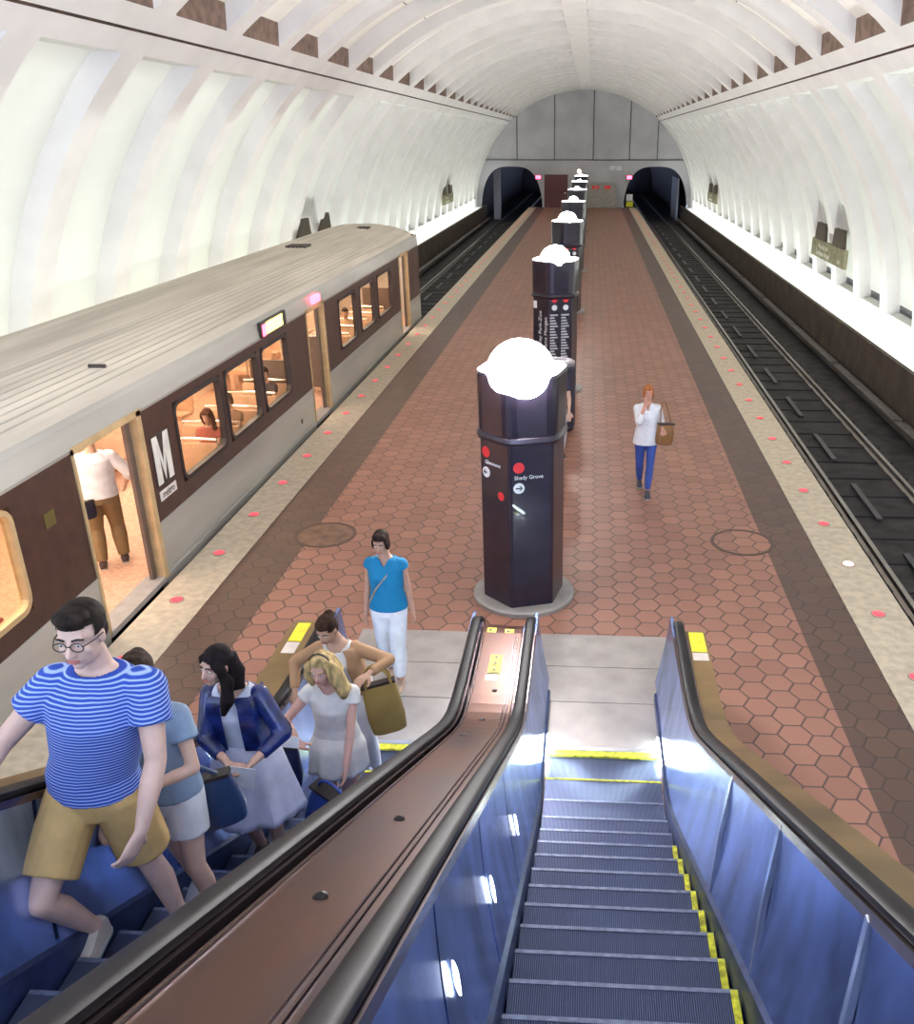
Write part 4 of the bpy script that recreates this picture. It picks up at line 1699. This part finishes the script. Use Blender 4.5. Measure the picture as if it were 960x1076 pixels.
    if bottom:
        kind, mt, ln = bottom['kind'], bottom['mat'], bottom.get('len', 1.0)
        inf = bottom.get('inf', .012)
        if kind in ('skirt', 'dress_skirt'):
            m = MB()
            hem = bottom['hem']
            fl_ = bottom.get('flare', .12)
            zt = Hp.z + bottom.get('waist', .10)
            rr_ = []
            N_ = 48
            for q in range(13):
                f = q / 12
                z = zt + (hem - zt) * f
                cx_ = Hp.x + (((J[1]['kn'] + J[-1]['kn']) / 2).x - Hp.x) * f * .7
                cy_ = Hp.y + (((J[1]['kn'] + J[-1]['kn']) / 2).y - Hp.y) * f * .7
                base = (.135 + .055 * min(1, f * 3.3)) * g
                rg = []
                for k in range(N_):
                    a = 2 * PI * k / N_
                    wv = 1 + .07 * f * math.sin(a * 7 + 1.3) + .04 * f * math.sin(a * 12)
                    rg.append(S(V((cx_ + (base + fl_ * f + inf) * wv * math.cos(a), cy_ + (base * .75 + fl_ * f * .9 + inf) * wv * math.sin(a), z + .012 * f * math.sin(a * 5)))))
                rr_.append(rg)
            m.loft(rr_, caps=False)
            o = m.build(kind, mt, t, True)
            sm = o.modifiers.new('thickness', 'SOLIDIFY')
            sm.thickness = .004
        else:
            m = MB()
            secs = [(Hp + V((0, 0, -.10)), .145 * g, .105 * g), (Hp + V((0, .005, -.02)), (.172 if f_ else .165) * g, (.118 if f_ else .114) * g), (Hp + V((0, 0, .08)), .150 * g, .106 * g)]
            m.loft([elr(S(c), (rx + inf) * s, (ry + inf) * s, n=20) for c, rx, ry in secs])
            lo = bottom.get('loose', 1.0)
            for sd in (1, -1):
                h, k, a = Hj[sd], J[sd]['kn'], J[sd]['an']
                m.cap(S(h), S(h), (.088 * g + inf) * s, (.088 * g + inf) * s, 16)
                if ln <= 1:
                    e = h.lerp(k, ln)
                    m.cyl(S(h), S(e), (.090 * g + inf) * s, (.076 * g + inf) * s * (1.0 + .3 * (lo - 1)) * 1.08, 18)
                else:
                    m.cyl(S(h), S(k), (.090 * g + inf) * s, (.056 + inf) * s * lo, 18)
                    m.cap(S(k), S(k), (.056 + inf) * s * lo, (.056 + inf) * s * lo)
                    e = k.lerp(a, ln - 1)
                    m.cyl(S(k), S(k.lerp(a, .35) + V((0, .012, 0))), (.056 + inf) * s * lo, (.058 + inf) * s * lo)
                    m.cyl(S(k.lerp(a, .35) + V((0, .012, 0))), S(e), (.058 + inf) * s * lo, (.040 + inf) * s * lo)
            remesh(m, kind, mt, t, vox * 1.1, 2)
    if shoes:
        for sd in (1, -1):
            a = J[sd]['an']
            m = MB()
            m.loft([[S(a + V((x * w2, y, z))) for x, z in ((-1, -.083), (1, -.083), (1, -.06), (.75, h2 - .083), (0, h2 - .073), (-.75, h2 - .083), (-1, -.06))] for y, w2, h2 in ((.068, .024, .06), (.05, .036, .09), (-.02, .042, .098), (-.09, .050, .060), (-.155, .044, .042), (-.187, .022, .032))])
            so = m.build('shoe', shoes, t, True)
            m = MB()
            m.loft([[S(a + V((x * w2 * 1.06, y, z))) for x, z in ((-1, -.088), (1, -.088), (1, -.07), (-1, -.07))] for y, w2 in ((.07, .026), (.05, .036), (-.02, .042), (-.09, .050), (-.155, .044), (-.19, .022))])
            m.build('sole', m_sole, so)
    if extras:
        extras(P)
    return t


def cl(name, c, rough=.75, **k):
    return M(name, c, rough, var=.06, scale=9, bump=.12, **k)


def bag(name, label, cat, loc, rz, w_, d_, h_, mt, straps=None, parent=None, tilt=0):
    t = thing(name, loc, label, cat, None, rz)
    t.rotation_euler[1] = tilt
    m = MB()
    rr = []
    for z, kx, ky in ((-h_ / 2, .75, .8), (-h_ / 2 + .015, .92, 1.0), (-h_ * .2, 1.0, 1.0), (h_ * .2, .95, .8), (h_ / 2, .88, .45)):
        rg = []
        for i in range(20):
            a = 2 * PI * i / 20
            rg.append((w_ / 2 * kx * math.copysign(abs(math.cos(a)) ** .6, math.cos(a)), d_ / 2 * ky * math.copysign(abs(math.sin(a)) ** .6, math.sin(a)), z))
        rr.append(rg)
    m.loft(rr)
    m.build('bag_body', mt, t, True)
    m = MB()
    m.loft([[(x * w_ / 2 * .9, y * (d_ / 2 * .5), z) for x, y in ((-1, -1), (1, -1), (1, 1), (-1, 1))] for z in (h_ / 2 - .015, h_ / 2 + .006)])
    m.build('zip_edge', m_gasket, t)
    if straps:
        for st in straps:
            m = MB()
            m.tube([V(p) for p in st], .011, 8)
            m.build('strap', mt, t, True)
    return t


def arc_strap(w_, h_, top, n=10, y=0):
    return [(-w_ / 2 * math.cos(PI * i / n), y, h_ / 2 + top * math.sin(PI * i / n) ** .8) for i in range(n + 1)]


# the man in front: striped T-shirt, tan shorts
def glasses(P):
    hp, s = P['hp'], P['s']
    m = MB()
    for q in (-1, 1):
        m.tube([hp(q * .031 + .024 * math.cos(a), -.092, .003 + .018 * math.sin(a)) for a in [2 * PI * k / 14 for k in range(15)]], .0022 * s, 6)
        m.tube([hp(q * .055, -.090, .008), hp(q * .076, -.04, .008), hp(q * .080, .01, .004)], .0022 * s, 6)
    m.tube([hp(-.008, -.093, .006), hp(0, -.097, .009), hp(.008, -.093, .006)], .0022 * s, 6)
    m.build('glasses', m_gasket, P['t'])


tee = stripe_mat('striped_tee_blue', (.40, .52, .90), (.02, .07, .42), 'Z', .0165, .36, .8, soft=.2, distort=.012)
man_y = 2.97
person('person in a blue striped T-shirt and tan shorts climbing in front, wearing glasses', (-1.97, man_y, tread_z(man_y) - .02), H=1.88, sex='m', skin_c=(.72, .47, .38), vox=.0075, girth=1.02,
       hips=(-.13, .0, -.06), chest=(.03, -.02, .0), head=(.0, -.02, -.0), look=(.05, .05),
       hand_l=(.20, -.28, .90), hand_r=(-.40, -.36, 1.08), pole_el=(1.0, .6, -.2), pole_er=(-1, .5, -.8), palm_l=(-.9, .3, 0), palm_r=(.3, .2, -1), hdir_l=(-.35, -.45, -.75),
       foot_r=(-.22, -.10, .10), foot_l=(.02, .15, -.12), pole_kr=(-.15, -1, .1), pole_kl=(.2, -1, 0),
       top=dict(kind='t_shirt', mat=tee, sleeve=.80, inf=.018, low=.03), bottom=dict(kind='shorts', mat=cl('tan_cotton', (.56, .36, .14)), len=.78, inf=.020, loose=1.2),
       shoes=cl('sandal_brown', (.55, .48, .42)), extras=glasses, hair='short')

# second rider hidden behind him
p2y = 3.42
person('person in a grey blue top with one arm bent, half hidden behind the striped T-shirt', (-2.10, p2y, tread_z(p2y)), H=1.64, sex='f', skin_c=(.66, .42, .32), vox=.010, girth=1.05,
       hips=(.03, 0, 0), chest=(.0, 0, 0), hand_l=(.06, -.26, 1.12), hand_r=(-.2, -.2, .9), pole_el=(1.2, .1, -.9), palm_l=(0, .3, -1), look=(.2, -.1), hair='up',
       foot_l=(.22, -.05, .0), foot_r=(.02, .22, -.15), hair_c=(.05, .03, .02),
       top=dict(kind='t_shirt', mat=cl('grey_blue_cotton', (.27, .36, .50)), sleeve=.75, inf=.02, low=.04), bottom=dict(kind='shorts', mat=cl('white_shorts', (.75, .74, .78)), len=.55, inf=.02),
       shoes=cl('grey_shoe', (.4, .4, .45)))
bag('shoulder_bag', 'navy leather shoulder bag hanging beside the rider in grey blue', 'bag', (-1.92, 3.54, tread_z(p2y) + .68), .25, .34, .14, .30, M('navy_leather', (.025, .05, .13), .32, coat=.5), [[(-.12, 0, .14), (-.17, .02, .3), (-.22, .03, .52), (-.21, .05, .52), (-.1, .04, .32), (.1, 0, .14)]], tilt=-.2)

# dark haired woman in a navy jacket and pale skirt
p3y = 4.30
jk = M('navy_satin', (.012, .025, .16), .28, var=.3, scale=14, bump=.35, coat=.4)


def jacket_front(P):
    s, S = P['s'], P['S']
    m = MB()
    for sd in (1, -1):
        c, n_ = P['Ch'], P['Nk']
        m.loft([[S(p + V((sd * x, y, 0))) for x, y in ((.055, -.135), (.15, -.125), (.185, -.02), (.165, .07), (.155, .06), (.17, -.02), (.14, -.105), (.06, -.120))] for p in (P['Hp'] + V((0, 0, .10)), c + V((0, 0, -.05)), c + V((0, 0, .06)), n_ + V((sd * -.02, .03, -.06)))])
    m.build('jacket_front', jk, P['t'], True)
    m = MB()
    for sd in (1, -1):
        j = P['J'][sd]
        m.cap(S(P['Sh'][sd] - V((sd * .02, 0, .01))), S(P['Sh'][sd]), .066 * s, .066 * s, 14)
        m.cap(S(P['Sh'][sd]), S(j['el']), .066 * s, .056 * s, 14)
        m.cyl(S(j['el']), S(j['el'].lerp(j['wr'], .72)), .056 * s, .042 * s, 14)
    remesh(m, 'jacket_sleeves', jk, P['t'], .01, 2)
    m = MB()
    m.loft([elr(S(P['Hp'] + V((0, .02, .10))), .165 * s, .115 * s, n=20), elr(S(P['Ch'] + V((0, .022, 0))), .165 * s, .115 * s, n=20), elr(S(P['Nk'] + V((0, .02, -.05))), .155 * s, .078 * s, n=20)])
    remesh(m, 'jacket_back', jk, P['t'], .01, 2, keep=lambda c: c.y > P['Ch'].y - .03)
    m = MB()
    W = (P['J'][1]['wr'] + P['J'][-1]['wr']) / 2
    m.loft([[S(W + V((x, -.05 + .02 * z, z))) for x, z in ((-.09, -.07), (.08, -.09), (.10, .03), (-.07, .05))], [S(W + V((x, -.065 + .02 * z, z))) for x, z in ((-.09, -.07), (.08, -.09), (.10, .03), (-.07, .05))]])


person('person with long dark hair, shiny navy jacket and pale skirt, looking down at hands', (-2.12, p3y, tread_z(p3y)), H=1.67, sex='f', skin_c=(.66, .40, .32), hair_c=(.016, .010, .012), vox=.0085,
       hips=(.06, .05, 0), chest=(.03, 0, 0), head=(-.06, -.04, 0), look=(-.45, .0), hair='longside',
       hand_l=(.24, -.28, 1.10), hand_r=(.08, -.28, 1.10), pole_el=(1, .4, -.6), pole_er=(-1, .4, -.6), palm_l=(-.6, 0, .6), palm_r=(.6, 0, .6),
       foot_l=(.17, .10, -.04), foot_r=(.04, .10, .0),
       top=dict(kind='blouse', mat=cl('pale_blue_top', (.60, .64, .80)), sleeve=0, inf=.010, neck=.09, neckr=.09), bottom=dict(kind='skirt', mat=cl('lilac_white_skirt', (.68, .68, .86)), hem=.50, flare=.11, waist=.12),
       shoes=cl('flat_dark', (.12, .09, .1)), extras=jacket_front)
t = thing('leaflet', (-1.93, p3y - .37, tread_z(p3y) + 1.04), 'white folded leaflet held by the rider in the navy jacket', 'leaflet')
m = MB()
m.loft([[(-.09, 0, -.06), (.08, -.01, -.08), (.10, 0, .05), (-.07, .01, .06)], [(-.09, -.004, -.06), (.08, -.014, -.08), (.10, -.004, .05), (-.07, .006, .06)]])
m.build('sheet', cl('paper', (.75, .77, .85)), t)
bag('shoulder_bag', 'royal blue bag on the step behind the pale skirt', 'bag', (-1.66, 4.55, tread_z(4.5) + .22), -.5, .34, .2, .38, M('blue_bag', (.02, .06, .32), .35, coat=.4), [arc_strap(.22, .36, .10)], tilt=.2)

# blonde woman
p4y = 4.92


def headband(P):
    hp, s = P['hp'], P['s']
    m = MB()
    m.tube([hp(.088 * math.cos(a), -.015 + .01 * math.sin(a), .045 + .092 * math.sin(a)) for a in [PI * k / 12 for k in range(13)]], .009 * s, 8, ry=.004 * s)
    m.build('headband', m_black, P['t'])


person('blonde person in a short cream dress with black hairband, riding behind the navy jacket', (-1.78, p4y, tread_z(p4y)), H=1.60, sex='f', skin_c=(.70, .40, .33), hair_c=(.62, .44, .20), vox=.0085,
       hips=(.10, .05, 0), chest=(.06, 0, 0), head=(-.03, -.05, 0), look=(-.15, .1), hair='volume', hand_l=(.24, -.26, .90), hand_r=(-.08, -.30, 1.18), pole_el=(1, .3, -.5), pole_er=(-1, .2, -.6), palm_l=(-.7, 0, .3), palm_r=(.5, 0, .7),
       foot_l=(.14, .06, 0), foot_r=(.04, .14, 0),
       top=dict(kind='dress_top', mat=cl('cream_cotton', (.78, .74, .72)), sleeve=.45, inf=.014, neck=.06, neckr=.085), bottom=dict(kind='dress_skirt', mat=cl('cream_cotton_skirt', (.78, .74, .72)), hem=.72, flare=.02, waist=.10),
       shoes=cl('sneaker_white', (.7, .7, .7)), extras=headband)
t = thing('phone', (-1.855, p4y - .36, tread_z(p4y) + 1.125), 'pale phone held up by the blonde rider', 'phone')
m = MB()
m.loft([[(-.075, .0, -.03), (.045, -.01, -.03), (.045, .02, .035), (-.075, .03, .035)], [(-.075, -.008, -.027), (.045, -.018, -.027), (.045, .012, .038), (-.075, .022, .038)]])
m.build('case', cl('phone_white', (.78, .80, .84)), t)
bag('shoulder_bag', 'dark blue bag between the navy jacket and the cream dress', 'bag', (-2.00, 4.70, tread_z(4.85) + .82), .2, .26, .14, .34, M('darkblue_bag', (.012, .02, .08), .4), [arc_strap(.2, .32, .26)])

# woman in tan cardigan
p5y = 5.92
cardm = cl('tan_knit', (.45, .25, .13))


def cardigan(P):
    s, S = P['s'], P['S']
    m = MB()
    for sd in (1, -1):
        j = P['J'][sd]
        m.cap(S(P['Sh'][sd] - V((sd * .04, 0, .0))), S(P['Sh'][sd]), .062 * s, .062 * s, 14)
        m.cap(S(P['Sh'][sd]), S(j['el']), .062 * s, .052 * s, 14)
        m.cyl(S(j['el']), S(j['el'].lerp(j['wr'], .85)), .052 * s, .040 * s, 14)
        m.loft([[S(p + V((sd * x, y, 0))) for x, y in ((.075, -.130), (.15, -.115), (.18, -.01), (.165, .07), (.14, .06), (.155, -.01), (.13, -.095), (.08, -.11))] for p in (P['Hp'] + V((0, 0, -.02)), P['Ch'] + V((0, 0, -.05)), P['Ch'] + V((0, 0, .06)), P['Nk'] + V((sd * -.02, .03, -.05)))])
    m.loft([elr(S(P['Hp'] + V((0, .07, -.02))), .16 * s, .05 * s, n=16), elr(S(P['Ch'] + V((0, .07, 0))), .16 * s, .05 * s, n=16), elr(S(P['Nk'] + V((0, .045, -.05))), .14 * s, .045 * s, n=16)])
    remesh(m, 'cardigan', cardm, P['t'], .011, 2)


person('person with dark bun in a tan cardigan over a white vest, at the escalator foot', (-1.88, p5y, .014), H=1.66, sex='f', skin_c=(.55, .32, .22), hair_c=(.05, .022, .012), vox=.0095,
       hips=(.02, .06, 0), chest=(-.04, -.06, -.02), head=(-.05, -.06, -.02), look=(-.25, .35), hair='bun', hand_l=(.26, -.26, 1.26), hand_r=(-.40, -.18, 1.0), pole_el=(1.3, .1, -.5), pole_er=(-1, .2, -.5), palm_l=(-.4, 0, -1), palm_r=(.4, 0, -1),
       foot_l=(.18, .02, 0), foot_r=(-.02, .12, 0),
       top=dict(kind='vest', mat=cl('white_vest', (.72, .68, .64)), sleeve=0, inf=.010, neck=.08, neckr=.09), bottom=dict(kind='trousers', mat=cl('white_trousers', (.78, .78, .84)), len=1.9, inf=.010), shoes=cl('tan_shoe', (.45, .3, .2)), extras=cardigan)
bag('tote_bag', 'olive tan tote bag on the arm of the rider in the tan cardigan', 'bag', (-1.56, 5.78, .84), .3, .30, .13, .46, M('olive_tan', (.36, .24, .07), .6, bump=.2), [arc_strap(.2, .44, .16, y=.03), arc_strap(.2, .44, .16, y=-.03)], tilt=-.15)


# teal top
def crossbody(P):
    S = P['S']
    m = MB()
    c = P['Ch']
    m.tube([S(P['Sh'][1] + V((-.06, .02, .06))), S(P['Sh'][1] + V((-.07, -.09, .0))), S(c + V((.02, -.145, 0))), S(c + V((-.08, -.135, -.13))), S(P['Hp'] + V((-.18, -.06, .04))), S(P['Hp'] + V((-.20, .0, -.06)))], .008, 6)
    m.build('bag_strap', cl('tan_strap', (.45, .30, .2)), P['t'])


person('dark haired person in a teal sleeveless top and white trousers stepping onto the landing', (-1.86, 7.35, .014), H=1.66, sex='f', skin_c=(.50, .28, .20), hair_c=(.03, .016, .012), vox=.010, girth=1.05,
       head=(-.02, -.03, 0), look=(-.1, .2), hair='bob', hand_l=(.25, .02, .80), hand_r=(-.24, -.02, .80), foot_l=(.09, -.08, 0), foot_r=(-.05, .14, 0), 
       top=dict(kind='sleeveless_top', mat=cl('teal_cotton', (.0, .20, .42)), sleeve=.25, inf=.016, low=.05, vneck=.08), bottom=dict(kind='trousers', mat=cl('white_linen', (.80, .80, .86)), len=1.85, inf=.014, loose=1.15), shoes=cl('sandal_tan', (.5, .35, .25)), extras=crossbody)


# woman walking on the platform
def collar(P):
    S, s = P['S'], P['s']
    m = MB()
    for sd in (1, -1):
        m.loft([[S(P['Nk'] + V((sd * x, y, z + e))) for x, y, z in ((.01, -.085, -.09), (.085, -.07, -.05), (.075, -.04, .0), (.035, -.07, -.02))] for e in (0, .008)])
    m.build('collar', cl('white_blouse_collar', (.80, .78, .80)), P['t'])
    m = MB()
    for k in range(5):
        m.ell(S(V((P['Ch'].x * (1 - k / 5) + P['Hp'].x * k / 5, -.135, P['Ch'].z + .04 - k * .09))), .006, .004, .006, n=8, k=6)
    m.build('blouse_buttons', m_plinth, P['t'])


wx, wy = 0.91, 12.72
person('person in a white blouse and blue jeans walking alone, hand at mouth, brown bag', (wx, wy, 0), H=1.68, sex='f', skin_c=(.60, .28, .20), hair_c=(.42, .15, .05), vox=.0105,
       look=(.05, .02), hair='bob', hand_l=(.24, -.14, 1.10), hand_r=(-.05, -.15, 1.47), pole_el=(.3, .6, -1), pole_er=(-.5, .0, -1), palm_l=(-.6, 0, -.8), palm_r=(0, 1, 0), hdir_r=(.2, .3, 1),
       foot_l=(.045, -.18, 0), foot_r=(-.06, .24, .03), curl=.8,
       top=dict(kind='blouse', mat=cl('white_blouse', (.82, .81, .84)), sleeve=1.45, inf=.020, low=.13, vneck=.10, flare=.015), bottom=dict(kind='jeans', mat=cl('blue_jeans', (.045, .09, .36)), len=1.93, inf=.006), shoes=cl('dark_sneaker', (.07, .07, .08)), extras=collar)
bag('shoulder_bag', 'brown leather shoulder bag carried by the person in the white blouse', 'bag', (wx + .27, wy - .04, .95), .5, .30, .15, .32, M('brown_leather', (.26, .11, .03), .4, coat=.3), [[(-.10, 0, .15), (-.12, .02, .36), (-.10, .03, .47), (-.04, .05, .47), (.05, .04, .3), (.1, 0, .15)]], tilt=.12)

# man in the train doorway, back turned
person('person in a white shirt and khaki trousers in the open train door, back turned', (-5.95, 9.72, FZ), rz=math.radians(-150), H=1.82, sex='m', skin_c=(.62, .36, .25), hair_c=(.10, .06, .04), vox=.0095, girth=1.1,
       look=(.2, .1), hair='short', hand_l=(.25, -.12, .95), hand_r=(-.30, -.16, .98), foot_l=(.12, .04, 0), foot_r=(-.13, -.06, 0), pole_er=(-1, .8, -.2), pole_el=(1, .8, -.2),
       top=dict(kind='shirt', mat=cl('white_shirt', (.85, .85, .88)), sleeve=1.35, inf=.022, low=.04), bottom=dict(kind='trousers', mat=cl('khaki_trousers', (.25, .165, .075)), len=1.96, inf=.018, loose=1.15), shoes=cl('brown_shoe', (.08, .05, .04)))
bag('belt_pouch', 'small black pouch at the hip of the person in the train door', 'pouch', (-5.99, 9.50, FZ + .85), 1.1, .17, .09, .22, m_can, None)
# a passenger in the middle doorway
person('person in a teal top and white trousers just inside the middle train door', (-5.62, 16.35, FZ), rz=math.radians(70), H=1.66, sex='f', skin_c=(.66, .42, .32), hair_c=(.05, .03, .02), vox=.013, look=(0, 0), hair='bob',
       top=dict(kind='t_shirt', mat=cl('teal_tee', (.05, .42, .42)), sleeve=.5, inf=.016, low=-.02), bottom=dict(kind='trousers', mat=cl('white_wide_trousers', (.86, .88, .92)), len=1.93, inf=.03, loose=1.4), shoes=cl('white_shoe', (.7, .7, .7)), face=False)
person('person in a royal blue shirt standing deep inside the first train door', (-6.9, 10.35, FZ), rz=math.radians(-20), H=1.78, sex='m', skin_c=(.45, .26, .18), vox=.014, hair='short', hand_r=(-.22, -.25, 1.1),
       top=dict(kind='shirt', mat=cl('royal_blue_shirt', (.03, .12, .55)), sleeve=1.5, inf=.02), bottom=dict(kind='trousers', mat=cl('dark_trousers', (.05, .04, .05)), len=1.95, inf=.012), shoes=m_black, face=False)


def sitter(label, x, y, c_top, c_bot, hair='short', hc=(.05, .03, .02), sk_=(.60, .36, .26), sex='f', rz=0):
    person(label, (x, y, FZ), rz=rz, H=1.66, sex=sex, skin_c=sk_, hair_c=hc, vox=.014, hips=(0, .02, -.36), chest=(0, 0, -.18), head=(0, -.01, 0), hand_l=(.12, -.34, .68), hand_r=(-.12, -.34, .68),
           foot_l=(.1, -.42, 0), foot_r=(-.1, -.42, 0), look=(0, .25), hair=hair, face=False,
           top=dict(kind='top', mat=cl('top_cloth', c_top), sleeve=.6, inf=.016), bottom=dict(kind='trousers', mat=cl('trouser_cloth', c_bot), len=1.9, inf=.012), shoes=m_black)


sitter('seated passenger in a dark red top, nearest at the first train window', -5.56, 12.16, (.40, .10, .07), (.10, .22, .16), 'long', (.10, .04, .02))
sitter('seated passenger in a white top near the far side of the first train window', -7.6, 12.16, (.75, .70, .62), (.1, .1, .15), 'short')
sitter('seated passenger in brown seen through the second train window', -5.58, 13.01, (.30, .18, .11), (.08, .07, .09), 'bob', (.12, .07, .04))
sitter('seated passenger in dark clothes seen through the third train window', -5.60, 14.71, (.07, .05, .06), (.06, .05, .07), 'short')
sitter('seated passenger in cream behind the middle train door', -5.72, 18.9, (.70, .58, .45), (.12, .1, .1), 'bob')
sitter('seated passenger in tan seen through the fifth train window', -5.72, 20.6, (.45, .28, .16), (.1, .1, .12), 'short')
sitter('seated passenger at the rearmost visible train window', -5.72, 6.25, (.55, .42, .28), (.2, .15, .1), 'bob', (.3, .18, .08))
# person mostly hidden behind the first pylon
person('person in dark clothes standing behind the first pylon, forearm showing', (-.50, 14.3, 0), rz=.3, H=1.60, sex='m', skin_c=(.62, .38, .28), vox=.013, hair='short', hair_c=(.02, .015, .02), hand_l=(.16, -.26, .92), pole_el=(1, .5, -.5), palm_l=(0, .2, -1),
       top=dict(kind='shirt', mat=cl('dark_shirt', (.02, .02, .05)), sleeve=.8, inf=.02), bottom=dict(kind='trousers', mat=cl('pale_trousers', (.55, .55, .62)), len=1.9, inf=.014), shoes=m_black, face=False)
t = thing('paper_cup', (-.37, 14.02, .93), 'white paper cup in the hand behind the first pylon', 'cup')
m = MB()
m.lathe([(.001, -.05), (.028, -.05), (.038, .05), (.034, .05), (.026, -.04), (.001, -.04)], n=16)
m.build('cup', m_white, t)
